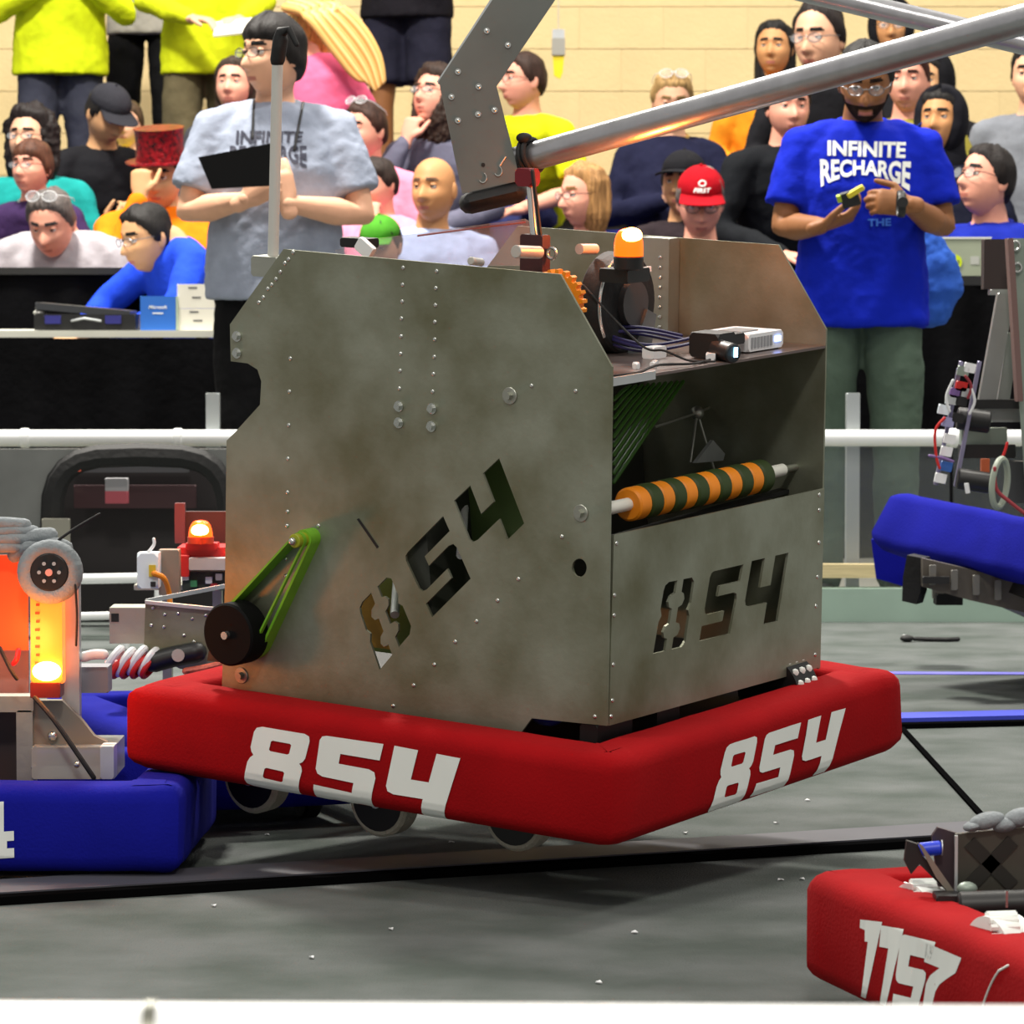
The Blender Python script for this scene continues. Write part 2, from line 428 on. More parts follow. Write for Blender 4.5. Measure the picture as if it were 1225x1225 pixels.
# scraps of paper
sm = MB().prism([(-.004, -.003, 0), (.005, -.002, 0.001), (.003, .004, 0), (-.003, .003, .002)], (0, 0, .0015)).mesh('scrap', WHITEP)
for p in ((673, 985), (820, 997), (929, 985), (966, 958), (934, 1053), (759, 1116), (716, 1176), (256, 1084), (373, 1146), (320, 999), (468, 1112), (1082, 760), (960, 1052), (540, 1008)):
    q = flo(*p, .001); o = put('paper_scrap', sm, None, q, 'tiny white scrap lying on the grey carpet', 'scrap', 'white scraps on the carpet'); o.rotation_euler.z = rnd.uniform(0, 6)
# dark cable end on the carpet, right
q = flo(1085, 768); mb = MB().ball((0, 0, .009), (.018, .016, .009), 12, 8)
mb.tube([(.02, 0, .008), (.05, .01, .006), (.1, .0, .006), (.13, .012, .006)], .006, 6)
put('dropped_strap', mb.mesh('dropped_strap', BLACKR), None, q, 'small dark strap end lying on the carpet at right', 'strap')

# ---- bleachers behind everybody
BENCH = mat('blue_bench_board', srgb(44, 54, 150), 0.45, var=.06)
BLK = mat('bleacher_riser', srgb(40, 36, 34), 0.8)
ROWS = []
for k in range(5):
    y = 13.35 + k * 0.88; z = 0.46 + k * 0.235
    ROWS.append((y, z))
    bl = thing('bleacher_bench', 'blue bleacher bench, row %s up from the field, under the spectators' % ('one', 'two', 'three', 'four', 'five')[k], 'bench', (0, 13, 0), 'bleacher benches')
    part(MB().box((0, y - 13 + .02, z - .02), (7.4, 0.26, 0.04), ch=.006), 'bench_board', BENCH, bl)
    part(MB().box((0, y - 13 + .10, (z - .06) / 2), (7.4, 0.06, z - .06)), 'riser', BLK, bl)
    part(MB().box((0, y - 13 + .55, max(z - .215, .03)), (7.4, 0.62, 0.03), ch=.004), 'footboard', BLK, bl)

b2 = thing('bleacher_bench', 'low blue bench just behind the partition on the right', 'bench', (1.1, 12.75, 0), 'bleacher benches')
part(MB().box((0, 0, .41), (2.2, .26, .04), ch=.006), 'bench_board', BENCH, b2)
for x in (-.9, 0, .9): part(MB().box((x, 0, .195), (.05, .2, .39)), 'leg', BLK, b2)
st = thing('stool', 'black stool under the boy in the royal blue jacket', 'stool', (at(196, 300, 12.5).x + .06, 12.5, 0))
part(MB().cyl((0, 0, .39), (0, 0, .425), .16, n=24, ch=.006), 'seat', BLK, st)
for a in range(4): part(MB().cyl((.12 * math.cos(a * 1.57 + .8), .12 * math.sin(a * 1.57 + .8), 0), (.09 * math.cos(a * 1.57 + .8), .09 * math.sin(a * 1.57 + .8), .39), .012, n=8), 'leg', BLK, st)
# ---- black draped tables behind the guardrail
def skirt(x0, x1, y, z0, z1, amp=.018, nx=None):
    mb = MB(); nx = nx or int((x1 - x0) / .022); nz = 10; vs = []; fs = []
    for back in (0, 1):
        for j in range(nz + 1):
            t = j / nz
            for i in range(nx + 1):
                x = x0 + (x1 - x0) * i / nx
                ph = x * 34 + 1.3 * math.sin(x * 9)
                vs.append((x, y + amp * (0.35 + .65 * (1 - t)) * math.sin(ph) + (.006 if back else 0), z0 + (z1 - z0) * t))
    N = (nx + 1) * (nz + 1)
    for j in range(nz):
        for i in range(nx):
            p = j * (nx + 1) + i; fs.append((p, p + 1, p + nx + 2, p + nx + 1)); fs.append((N + p, N + p + nx + 1, N + p + nx + 2, N + p + 1))
    return mb.add(vs, fs)
TD = 11.75
zt = at(150, 395, TD).z
x0, x1 = at(-150, 400, TD).x, at(263, 400, TD).x
t = thing('draped_table', 'long table with pale top edge and black pleated skirt behind the guardrail at left', 'table', ((x0 + x1) / 2, TD + .3, 0))
W(MB().box(((x0 + x1) / 2, TD + .33, zt - .012), (x1 - x0, 0.62, 0.022), ch=.004), 'table_top', mat('pale_table_top', srgb(200, 200, 188), .5), t)
W(skirt(x0, x1, TD + .0, 0.02, zt - .026), 'table_skirt', BLACKC, t)
for x in (x0 + .1, x1 - .1):
    W(MB().box((x, TD + .55, zt / 2), (.04, .04, zt - .03)), 'leg', BLACKP, t)
TABLE_Z = zt - .001
# black curtain panel standing behind that table
y = 12.75; z = at(100, 320, y).z; xa, xb = at(-120, 330, y).x, at(300, 330, y).x
t = thing('curtain_panel', 'low black draped partition behind the table at left', 'partition', ((xa + xb) / 2, y, 0))
W(skirt(xa, xb, y, .02, z - .02, .012), 'drape', BLACKC, t)
W(MB().box(((xa + xb) / 2, y, z - .012), (xb - xa, .04, .024), ch=.004), 'top_bar', BLACKP, t)
# black drape running on to the right, behind the robot and the man in blue
y = 12.2; xa, xb = at(292, 400, y).x, at(1085, 400, y).x; z = at(700, 372, y).z
t = thing('curtain_panel', 'black draped partition in the middle, behind the hanging robot', 'partition', ((xa + xb) / 2, y, 0))
W(skirt(xa, xb, y, .02, z - .02, .012), 'drape', BLACKC, t)
W(MB().box(((xa + xb) / 2, y, z - .012), (xb - xa, .04, .024), ch=.004), 'top_bar', BLACKP, t)
y = 11.9; z = at(1180, 330, y).z; xa, xb = at(1096, 330, y).x, at(1420, 330, y).x
t = thing('draped_table', 'tall black skirted table at the right edge behind the lifted blue robot', 'table', ((xa + xb) / 2, y + .3, 0))
W(skirt(xa, xb, y, .02, z - .03), 'table_skirt', BLACKC, t)
W(MB().box(((xa + xb) / 2, y + .17, z - .015), (xb - xa, .34, .03), ch=.004), 'table_top', BLACKP, t)
for x in (xa + .06, xb - .06): W(MB().box((x, y + .28, z / 2 - .02), (.04, .04, z - .04)), 'leg', BLACKP, t)
RT_Z = z

# ---- things on the left table
def boxthing(name, label, cat, px0, px1, py0, py1, D, depth, m, zbase, group=None, rot=0, lid=None):
    a, b = at(px0, py1, D), at(px1, py0, D); w = b.x - a.x; h = at(px0, py0, D).z - at(px0, py1, D).z
    t = thing(name, label, cat, Matrix.Translation(((a.x + b.x) / 2, D + depth / 2, zbase)) @ Matrix.Rotation(rot, 4, 'Z'), group)
    part(MB().box((0, 0, h / 2), (w, depth, h), ch=.003), 'carton', m, t)
    return t, w, h
BOXW = mat('white_carton', srgb(226, 222, 208), .7, var=.03)
BOXB = mat('blue_carton', srgb(36, 104, 196), .6, var=.04)
INK = mat('dark_print', srgb(70, 70, 76), .7)
t, w, h = boxthing('carton', 'bright blue carton with white print on the table at left', 'box', 168, 210, 353, 394, TD + .05, .12, BOXB, TABLE_Z)
tm = text_mesh('Microsoft', .02, .2); tm.v = [Vector(((v.x - .5) * w * .52, -.0612, h * .63 + v.y * .011)) for v in tm.v]; part(tm, 'print', WHITEF, t)
part(MB().box((0, -.0605, h * .5), (w * .3, .0006, .004)), 'print', WHITEF, t)
part(MB().box((w / 2 + .004, 0, h / 2), (.006, .118, h * .98)), 'edge_band', mat('pale_carton_edge', srgb(170, 190, 170), .7), t)
_, w, h = None, 0, 0
t, w, h = boxthing('carton', 'lower white carton beside the blue carton on the table', 'box', 213, 258, 368, 394, TD + .06, .13, BOXW, TABLE_Z)
for s in (-.3, .1): part(MB().box((s * .03, -.0655, h * (.55 - s)), (w * .24, .0006, .004)), 'print', INK, t)
z2 = TABLE_Z + h + .001
t, w, h = boxthing('carton', 'upper white carton stacked on another white carton', 'box', 212, 256, 338, 367, TD + .06, .13, BOXW, z2)
for s in (-.3, .1): part(MB().box((s * .03, -.0655, h * (.55 - s)), (w * .24, .0006, .004)), 'print', INK, t)
mb = MB().ball((0, 0, .028), (.04, .03, .03), 12, 8); wrinkle(mb, .012, 40)
c = at(206, 385, TD + .24); solo(mb, 'crumpled_paper', BOXW, 'crumpled off-white paper lying behind the blue carton', 'paper').location = (c.x + .0, TD + .25, TABLE_Z)
# laptop case
c = at(104, 392, TD + .1); t = thing('equipment_case', 'open flat black case with blue latches on the left table', 'case', (c.x, TD + .16, TABLE_Z))
part(MB().box((0, 0, .026), (.32, .24, .05), ch=.008), 'body', BLACKP, t)
part(MB().box((-.01, .02, .064), (.30, .22, .022), Matrix.Rotation(.09, 3, 'Y'), ch=.006), 'lid', mat('dark_grey_lid', srgb(52, 54, 58), .4), t)
for s in (-.1, .09): part(MB().box((s, -.122, .034), (.05, .008, .026), ch=.003), 'latch', mat('navy_latch', srgb(40, 40, 120), .5), t)
part(MB().tube([(-.04, -.125, .03), (0, -.132, .038), (.05, -.125, .03)], .004, 8), 'handle', ALU_L, t)
part(MB().ball((-.15, -.06, .056), (.02, .03, .01)), 'handle_pad', mat('pale_grey_rubber', srgb(170, 170, 165), .6), t)

# ---- things on the right table
c = at(1153, 330, 12.0)
t = thing('electronics_crate', 'pale grey-green crate with a round yellow-green sticker on the right table', 'crate', (c.x, 12.10, RT_Z))
part(MB().box((0, 0, .06), (.17, .2, .118), ch=.004), 'body', mat('grey_green_crate', srgb(150, 158, 136), .6, var=.05), t)
part(MB().cyl((-.03, -.1008, .045), (-.03, -.1022, .045), .024, n=24), 'sticker', mat('lime_sticker', srgb(200, 220, 20), .5), t)
tm = text_mesh('2020', .02); tm.v = [Vector((-.03 + (v.x - .5) * .032, -.1026, .039 + v.y * .012)) for v in tm.v]; part(tm, 'print', INK, t)
part(MB().box((.035, -.1008, .05), (.028, .001, .026)), 'paper_note', mat('grey_note', srgb(176, 178, 170), .7), t)
part(MB().box((0, 0, .122), (.176, .206, .006), ch=.002), 'rim', mat('white_rim', srgb(214, 216, 208), .6), t)

# ---- blue cloth bag next to the man in blue
mb = MB().tube([(0, 0, 0), (.01, 0, .06), (.0, 0, .14), (-.025, 0, .22), (-.03, 0, .27)], [(.07, .05), (.10, .06), (.085, .055), (.05, .035), (.02, .02)], 16, side=(1, 0, 0))
mb = wrinkle(remesh(mb, .008), .01, 16)
c = at(1112, 372, 10.75); bg = thing('cloth_bag', 'blue cloth bag hanging at the hip of the man in the blue shirt', 'bag', (c.x, 10.8, c.z))
part(mb, 'bag_body', cloth(52, 96, 190), bg, angle=9)
part(MB().tube([(-.03, 0, .24), (-.035, -.005, .32), (-.04, -.02, .40), (-.05, -.12, .50), (-.06, -.30, .52)], [(.012, .003)] * 5, 8), 'strap', cloth(30, 50, 120), bg)

# ---- hanging switch box on a cord in front of the wall
c = at(668, 60, 16.9)
t = thing('pull_switch', 'grey switch box with yellow tail hanging on a cord before the wall', 'switch', (c.x, 16.9, c.z))
part(MB().cyl((0, 0, .09), (0, 0, .9), .0035, n=8), 'cord', mat('pale_cord', srgb(190, 182, 160), .7), t)
part(MB().box((0, 0, .07), (.055, .04, .045), ch=.008), 'clamp', ALU_L, t)
part(MB().box((0, 0, .015), (.06, .045, .075), ch=.006), 'housing', mat('grey_housing', srgb(150, 148, 140), .5), t)
part(MB().prism([(-.026, -.012, -.025), (.026, -.012, -.025), (.02, -.012, -.1), (.008, -.012, -.13), (-.02, -.012, -.115)], (0, .024, 0)), 'yellow_tail', mat('yellow_tail', srgb(228, 206, 20), .5), t)

# ---- panel with a wide opening at the far left, and its low white pipes
y = 9.55
GREYP = mat('dull_grey_panel', srgb(112, 114, 112), .55, .2, var=.12)
t = thing('loading_panel', 'grey field panel with a wide black-edged arched opening below the far guardrail', 'panel', (at(150, 600, y).x, y, 0))
S = 1 / ppm(y)
def P2(px, py): q = at(px, py, y); return (q.x, q.z)
outer = [P2(-90, 537), P2(330, 537), P2(330, 738), P2(-90, 738)]
arch = []
for i in range(13):
    a = math.pi * (1 - i / 12); arch.append(P2(168 + 106 * math.copysign(abs(math.cos(a)) ** .55, math.cos(a)), 640 - 96 * math.sin(a) ** .55 ))
arch = [P2(62, 733)] + arch + [P2(274, 733)]
mb = flat(outer, [arch], .02); mb.v = [Vector((v.x, y + v.z, v.y)) for v in mb.v]
W(mb, 'front_plate', GREYP, t)
mb = MB().tube([Vector((p[0], y - .01, p[1])) for p in arch], [(.03, .03)] * len(arch), 8)
W(mb, 'arch_edging', BLACKR, t)
W(MB().box((at(168, 640, y).x, y + .33, .24), (.62, .02, .46)), 'back_panel', mat('near_black_panel', srgb(26, 20, 22), .6), t)
W(MB().box((at(148, 559, y).x, y + .2, at(148, 559, y).z), (.30, .02, .044), ch=.004), 'cross_bar', mat('dark_grey_bar', srgb(70, 70, 74), .5), t)
W(MB().box((at(150, 600, y).x, y + .25, at(150, 600, y).z), (.32, .02, .06), ch=.004), 'inner_bar', mat('dark_maroon_bar', srgb(60, 34, 38), .5), t)
W(MB().box((at(90, 559, y).x, y - .02, at(90, 559, y).z), (.036, .02, .02), ch=.004), 'marker', mat('coral_marker', srgb(226, 96, 70), .5), t)
c = at(132, 590, y - .06)
W(MB().box((c.x, y + .1, c.z + .014), (.058, .03, .034), ch=.004), 'tag', mat('grey_tag', srgb(170, 168, 172), .5), t)
W(MB().box((c.x, y + .1, c.z - .018), (.058, .031, .032), ch=.004), 'tag_lower', mat('rose_tag', srgb(186, 84, 96), .5), t)
W(MB().box((at(70, 640, y).x, y - .05, at(70, 640, y).z), (.07, .02, .09), ch=.004), 'pale_block', mat('pale_block', srgb(136, 134, 122), .6), t)
for pa, pb, r in (((78, 693), (190, 691), .0125), ((72, 738), (150, 736), .010)):
    t2 = thing('floor_pipe', 'white pipe %s low in front of the arched panel at left' % ('higher' if r > .011 else 'lower, thinner,'), 'pipe', at(*pa, 9.2), 'low white pipes')
    W(MB().cyl(at(*pa, 9.2), at(*pb, 9.2), r, n=16, ch=.002), 'pipe_tube', RAILW, t2)
    for p in (pa, pb):
        q = at(*p, 9.2); W(MB().cyl((q.x, q.y, 0), (q.x, q.y, q.z), r * .9, n=12), 'pipe_leg', RAILW, t2)
# ================================================================== HANGING ROBOT 854
RO = Vector((0.1387, 5.1134, 0.0967))
RX, RY, RZ = Vector((0.5758, 0.8142, 0.0739)), Vector((-0.8176, 0.5728, 0.0589)), Vector((0.0056, -0.0943, 0.9955))
RM = Matrix(((RX.x, RY.x, RZ.x, RO.x), (RX.y, RY.y, RZ.y, RO.y), (RX.z, RY.z, RZ.z, RO.z), (0, 0, 0, 1)))
RI = RM.inverted()
REYE = RI @ EYE
def rdir(px, py): return RI.to_3x3() @ ray(px, py)
AX = {'x': 0, 'y': 1, 'z': 2}
def L(px, py, ax, val):                      # where the line of sight meets a plane of the robot
    d = rdir(px, py); i = AX[ax]
    return REYE + d * ((val - REYE[i]) / d[i])
LX, LY, HB = 0.887, 0.818, 0.130
T1, T2, U0 = 0.1087, 0.7084, 0.0889
rb = thing('hanging_robot', 'aluminium-sided robot with red 854 bumpers hanging from the bar above the carpet', 'robot', RM)

def bumper_loop(corners, z0, h, t, seed=0, amp=.004, open_=False, n=26):
    # a closed sweep of a padded, rounded section round the frame; corners go round the outside
    C = [Vector((c[0], c[1], 0)) for c in corners]; K = len(C)
    cen = sum(C, Vector()) / K
    prof = []
    r = .026
    for (cx, cz, a0) in ((-r, h - r, 90), (-r, r, 0), (-t + .012, .012, -90), (-t + .012, h - .012, 180)):
        rr = r if cx == -r else .012
        for s in range(5):
            a = math.radians(a0 - 22.5 * s)
            prof.append((cx + rr * math.cos(a), cz + rr * math.sin(a)))
    rings = []
    segs = range(K - 1) if open_ else range(K)
    for k in segs:
        A, B = C[k], C[(k + 1) % K]; d = (B - A).normalized()
        for i in range(n + (1 if (open_ and k == K - 2) else 0)):
            s = i / n
            p = A.lerp(B, s)
            nrm = Vector((d.y, -d.x, 0))
            if nrm.dot(p - cen) < 0: nrm = -nrm
            if i == 0 and (not open_ or k > 0):
                d0 = (A - C[k - 1]).normalized(); n0 = Vector((d0.y, -d0.x, 0))
                if n0.dot(p - d0 * .1 - cen) < 0: n0 = -n0
                nrm = (nrm + n0) / (1 + nrm.dot(n0))
            ed = min(s, 1 - s) * (B - A).length
            w = amp * (0.5 + 1.6 * math.exp(-ed / .07))
            ring = []
            for (o, z) in prof:
                q = p + nrm * o + Vector((0, 0, z0 + z))
                e = noise.noise(Vector((q.x * 11 + seed, q.y * 11, q.z * 16))) + .6 * noise.noise(Vector((q.x * 27, q.y * 27 + seed, q.z * 30)))
                if ed < .012: q -= nrm * (.012 - ed) * .45
                q += nrm.normalized() * (w * e * (1 if o > -t * .5 else .2)) + Vector((0, 0, w * .5 * e))
                ring.append(q)
            rings.append(ring)
    mb = MB(); mb.loft(rings, closed=not open_)
    return mb
mb = bumper_loop([(0, 0), (0, LX), (LY, LX), (LY, 0)], 0, HB, 0.085, 3, .0035)
RB_BVH = bvh_of(mb)
bump = part(mb, 'bumper', REDB, rb, label='red fabric bumper ring')
# corner seam
def digits(bvh, quads, chars, off, plane, inward, name='number'):
    for ch, q in zip(chars, quads):
        out, holes = DIG[ch]
        g = flat(out, holes, 0.0); g.f = [f for f in g.f]
        g = subdiv(g, 5); qm = quadmap(q)
        def org(v): p = qm(v.x, v.y); return plane(p.x, p.y) - inward * .15
        d = drape(g, bvh, org, lambda v: inward, off)
        if d.f: yield ch, d
ql = [[(306, 868), (373, 879), (353, 956), (290, 940)], [(384, 879), (459, 890), (440, 972), (373, 955)], [(472, 892), (551, 907), (527, 985), (455, 975)]]
for ch, d in digits(RB_BVH, ql, '854', .0012, lambda x, y: L(x, y, 'x', 0), Vector((1, 0, 0))):
    part(d, 'digit', WHITEF, bump, label='white digit %s' % ch)
qr = [[(868, 892), (906, 879), (890, 964), (849, 974)], [(915, 878), (957, 864), (942, 943), (901, 954)], [(966, 861), (1011, 847), (991, 924), (953, 936)]]
for ch, d in digits(RB_BVH, qr, '854', .0012, lambda x, y: L(x, y, 'y', 0), Vector((0, 1, 0))):
    part(d, 'digit', WHITEF, bump, label='white digit %s' % ch)

# ---- side plates
TH = .004
pl_px = [(340, 298), (671, 328), (733, 439), (727, 868), (637, 859), (612, 893), (500, 900), (300, 850), (266, 838), (270, 700), (272, 527), (282, 517), (312, 484), (313.5, 456), (309, 442), (297, 434.5), (277, 432), (276, 388)]
side = [L(p[0], p[1], 'x', T1) for p in pl_px]
def yz(p): return (p.y, p.z)
holes = []
qs = {'8': [(429, 725), (467, 687), (495, 754), (455, 801)], '5': [(484, 665), (531, 617), (564, 692), (518, 738)], '4': [(544, 599), (598, 548), (628, 626), (575, 678)]}
for ch in '854':
    qm = quadmap(qs[ch])
    for out in (DIG['S8'] if ch == '8' else [DIG[ch][0]]):
        holes.append([yz(L(*qm(x, y), 'x', T1)) for x, y in out])
circ = lambda px, py, r: [yz(L(px + r * .8 * math.cos(a), py + r * math.sin(a), 'x', T1)) for a in [2 * math.pi * i / 20 for i in range(20)]]
holes.append(circ(694, 679, 11))
mb = flat([yz(p) for p in side], holes, TH)
mb.v = [Vector((T1 + v.z, v.x, v.y)) for v in mb.v]
lp = part(mb, 'side_plate', PLATE, rb, label='near aluminium side plate with 854 cut through it', angle=.4)
rs = [(p.y, p.z) for p in side[:3]] + [(side[3].y, side[3].z), (.62, .13), (side[9].y, .15), (side[10].y, side[10].z), (side[17].y, side[17].z)]
rs[1] = yz(L(932, 293, 'x', T2)); rs[2] = yz(L(989, 394, 'x', T2)); rs[3] = yz(L(980, 800, 'x', T2))
mb = flat(rs, [], TH); mb.v = [Vector((T2 + v.z, v.x, v.y)) for v in mb.v]
part(mb, 'side_plate', PLATE, rb, label='far aluminium side plate', angle=.4)
part(MB().prism([L(*p, 'x', T1 - .0022) for p in ((427, 621), (429.5, 620), (453, 654), (451, 656))], (-.0006, 0, 0)), 'scratch_slot', BLACKR, rb)
# front panel with 854 cut through
fp = [L(733, 640, 'y', U0), L(985, 584, 'y', U0), L(980, 798, 'y', U0), L(727, 868, 'y', U0)]
xz = lambda p: (p.x, p.z)
holes = []
qf = {'8': [(794, 697), (830, 690), (818, 773), (780, 782)], '5': [(849, 684), (888, 675), (872, 758), (835, 767)], '4': [(898, 671), (942, 661), (929, 743), (884, 753)]}
for ch in '854':
    qm = quadmap(qf[ch])
    for out in (DIG['S8'] if ch == '8' else [DIG[ch][0]]):
        holes.append([xz(L(*qm(x, y), 'y', U0)) for x, y in out])
mb = flat([xz(p) for p in fp], holes, TH); mb.v = [Vector((v.x, U0 + v.z, v.y)) for v in mb.v]
part(mb, 'front_panel', PLATE, rb, label='front panel with 854 cut through it', angle=.4)

# ---- rivets and bolts
def dome(r, h): 
    m = MB(); R = []
    for k in range(4):
        a = k / 4 * math.pi / 2; R.append([Vector((r * math.cos(a) * math.cos(t), r * math.cos(a) * math.sin(t), h * math.sin(a))) for t in [2 * math.pi * i / 10 for i in range(10)]])
    m.loft(R); return m
RIV = dome(.0034, .0022).mesh('rivet', STEEL)
BOL = MB().cyl((0, 0, 0), (0, 0, .002), .008, n=16).cyl((0, 0, .002), (0, 0, .007), .0055, n=6).mesh('bolt', STEEL)
BIGB = MB().cyl((0, 0, 0), (0, 0, .002), .0125, n=20, ch=.0008).cyl((0, 0, .002), (0, 0, .009), .006, n=6).mesh('bolt', ALU)
ROTX = Matrix.Rotation(-math.pi / 2, 4, 'Y'); ROTY = Matrix.Rotation(math.pi / 2, 4, 'X')
def rivet(px, py, ax, val, R, me=None, nm='rivet'):
    p = L(px, py, ax, val); o = put(nm, me or RIV, rb); o.matrix_local = Matrix.Translation(p) @ R
c8 = lambda x, y: (260 + x / 4.083, 270 + y / 4.083)
PX = T1 - TH / 2
for x, y in ((908, 205), (905, 288), (903, 370), (900, 453), (898, 540), (896, 625), (893, 708), (890, 795), (1072, 222), (1068, 305), (1066, 388), (1063, 470), (1062, 555), (1060, 640), (1056, 724), (1052, 810),
             (357, 648), (352, 810), (349, 974), (345, 1138), (370, 130), (348, 163), (330, 183), (308, 225), (287, 260), (266, 288), (247, 308), (225, 350), (203, 374)):
    rivet(*c8(x, y), 'x', PX, ROTX)
for x, y in ((888, 882), (888, 962), (1050, 893), (1047, 980), (98, 540), (98, 622)): rivet(*c8(x, y), 'x', PX, ROTX, BOL, 'bolt')
for p in ((344, 589), (344, 612), (343.5, 629), (342, 668), (342, 689), (636, 461.5), (688.7, 467.7), (672.3, 642), (620.4, 692.7), (595.4, 718.3), (570.2, 743.2), (544.7, 767.7), (519.7, 794.9), (495, 819.8), (470.5, 844.5), (711.7, 857.3), (381, 629)):
    rivet(*p, 'x', PX, ROTX)
for p in ((610, 473.5), (695, 614), (289, 808)): rivet(*p, 'x', PX, ROTX, BIGB, 'bolt')
PY = U0 - TH / 2
for p in ((737.5, 650), (735, 712), (734.5, 736), (733.5, 795), (732.5, 838), (731, 857), (980, 592), (980, 610), (979.8, 649), (976, 725), (975, 783), (978, 690)): rivet(*p, 'y', PY, ROTY)

# ---- bent bottom skirt of the side plate
p = [L(640, 862, 'x', T1), L(300, 846, 'x', T1)]
# ---- green belt drive outside the near plate
wc = L(283, 757, 'x', T1 - .035); tc = L(358, 646, 'x', T1 - .035)
R1, R2 = .0475, .0105
part(MB().cyl(wc + Vector((-.022, 0, 0)), wc + Vector((.02, 0, 0)), R1, n=40, ch=.003), 'drive_wheel', mat('dull_black_wheel', srgb(9, 9, 10), .7, spec=.12), rb, label='black drive wheel')
part(MB().cyl(wc + Vector((-.03, 0, 0)), wc + Vector((-.02, 0, 0)), .006, n=12), 'axle_bolt', STEEL, rb)
part(MB().prism([wc + Vector((-.006, .02, -.01)), wc + Vector((-.006, .044, -.012)), wc + Vector((-.006, .053, -.048)), wc + Vector((-.006, .0, -.046))], (.012, 0, 0)), 'wheel_guard', BLACKP, rb)
part(MB().cyl(tc + Vector((-.012, 0, 0)), tc + Vector((.034, 0, 0)), R2, n=20, ch=.001), 'idler_roller', mat('yellow_green_roller', srgb(150, 160, 30), .5), rb)
part(MB().ball(tc + Vector((-.016, 0, 0)), .006), 'idler_bolt', STEEL, rb)
def belt(c0, r0, c1, r1, w, th, xc):
    d = Vector((c1.y - c0.y, c1.z - c0.z)); D = d.length; base = math.atan2(d.y, d.x); al = math.acos((r0 - r1) / D)
    pts = []
    for i in range(15): a = base + al + (2 * math.pi - 2 * al) * i / 14; pts.append((c0.y + r0 * math.cos(a), c0.z + r0 * math.sin(a), math.cos(a), math.sin(a)))
    for i in range(9): a = base - al + 2 * al * i / 8; pts.append((c1.y + r1 * math.cos(a), c1.z + r1 * math.sin(a), math.cos(a), math.sin(a)))
    R = []
    for (y, z, ny, nz) in pts:
        R.append([Vector((xc - w / 2, y, z)), Vector((xc + w / 2, y, z)), Vector((xc + w / 2, y + ny * th, z + nz * th)), Vector((xc - w / 2, y + ny * th, z + nz * th))])
    return MB().loft(R, closed=True)
part(belt(wc, R1 - .006, tc, R2, .024, .004, wc.x + .022), 'drive_belt', GREENB, rb, label='green drive belt')
part(belt(wc, R1 - .012, tc, R2 - .002, .006, .003, wc.x - .0), 'drive_belt', GREENB, rb)

# ---- shelf, channel, electronics
zs = L(860, 435, 'y', U0).z - .001
part(MB().box(((T1 + T2) / 2, U0 + .15, zs), (T2 - T1 - .006, .30, .004), ch=.001), 'shelf', mat('dark_reflective_sheet', srgb(120, 106, 102), .32, .75, var=.08), rb)
part(MB().box((T1 + .065, U0 - .001, zs), (.11, .003, .012)), 'shelf_lip', ALU_L, rb)
q = L(783, 355, 'x', T2 - .03)
part(MB().box((T2 - .018, q.y, (zs + .787) / 2), (.03, .055, .787 - zs), ch=.002), 'channel', ALU, rb)
for i in range(8): 
    o = put('rivet', RIV, rb); o.matrix_local = Matrix.Translation((T2 - .034, q.y - .012, zs + .015 + i * .0155)) @ ROTX
# radio
c = L(910, 405, 'x', .60); 
rad = part(MB().box((.585, U0 + .075, zs + .017), (.10, .085, .026), ch=.005), 'radio', WHITEP, rb, label='white plastic radio box')
part(MB().box((.575, U0 + .075, zs + .031), (.05, .04, .002)), 'radio_label', mat('grey_label', srgb(120, 122, 124), .5), rad)
for i in range(7): part(MB().box((.545 + i * .009, U0 + .0318, zs + .017), (.005, .002, .016)), 'vent', mat('vent_grey', srgb(150, 152, 156), .6), rad)
part(MB().box((.618, U0 + .0315, zs + .018), (.016, .002, .008)), 'radio_light', mat('blue_led', srgb(90, 130, 255), .3, emit=4, ecol=(.25, .4, 1)), rad)
for i in range(4): part(MB().cyl((.545 + .027 * i, U0 + .04, zs + .001), (.545 + .027 * i, U0 + .04, zs + .006), .004, n=8), 'foot', BLACKR, rad)
# camera
cb = part(MB().box((.455, U0 + .045, zs + .022), (.05, .05, .036), ch=.006).cyl((.44, U0 + .03, zs + .018), (.425, U0 - .01, zs + .014), .015, n=16, ch=.002), 'camera_block', BLACKP, rb, label='small black camera with blue light')
part(MB().box((.428, U0 - .012, zs + .016), (.006, .003, .014)), 'status_light', mat('cyan_led', srgb(120, 200, 255), .3, emit=6, ecol=(.3, .7, 1)), cb)
part(MB().box((.50, U0 + .05, zs + .026), (.05, .035, .016), ch=.003), 'camera_bracket', BLACKP, rb)
# cables
NAVYW = mat('navy_cable', srgb(30, 26, 80), .5)
pts = [(.50, U0 + .12, zs + .02), (.44, U0 + .16, zs + .035), (.40, U0 + .20, zs + .03), (.42, U0 + .13, zs + .012), (.50, U0 + .10, zs + .018), (.54, U0 + .11, zs + .02)]
def smooth(pts, n=6):
    P = [Vector(p) for p in pts]; out = []
    for i in range(len(P) - 1):
        a, b, c, d = P[max(i - 1, 0)], P[i], P[i + 1], P[min(i + 2, len(P) - 1)]
        for k in range(n):
            t = k / n; out.append(0.5 * ((2 * b) + (c - a) * t + (2 * a - 5 * b + 4 * c - d) * t * t + (3 * b - a - 3 * c + d) * t ** 3))
    return out + [P[-1]]
for k, dz in enumerate((0, .006, -.004)):
    part(MB().tube(smooth([Vector(p) + Vector((0, .008 * k, dz)) for p in pts]), .0025, 6), 'cable', NAVYW, rb)
part(MB().tube(smooth([(.44, U0 + .03, zs + .004), (.35, U0 + .01, zs + .005), (.27, U0 + .02, zs + .009), (.2, U0 + .01, zs + .005), (.14, U0 + .02, zs + .005)]), .002, 6), 'cable', BLACKR, rb)
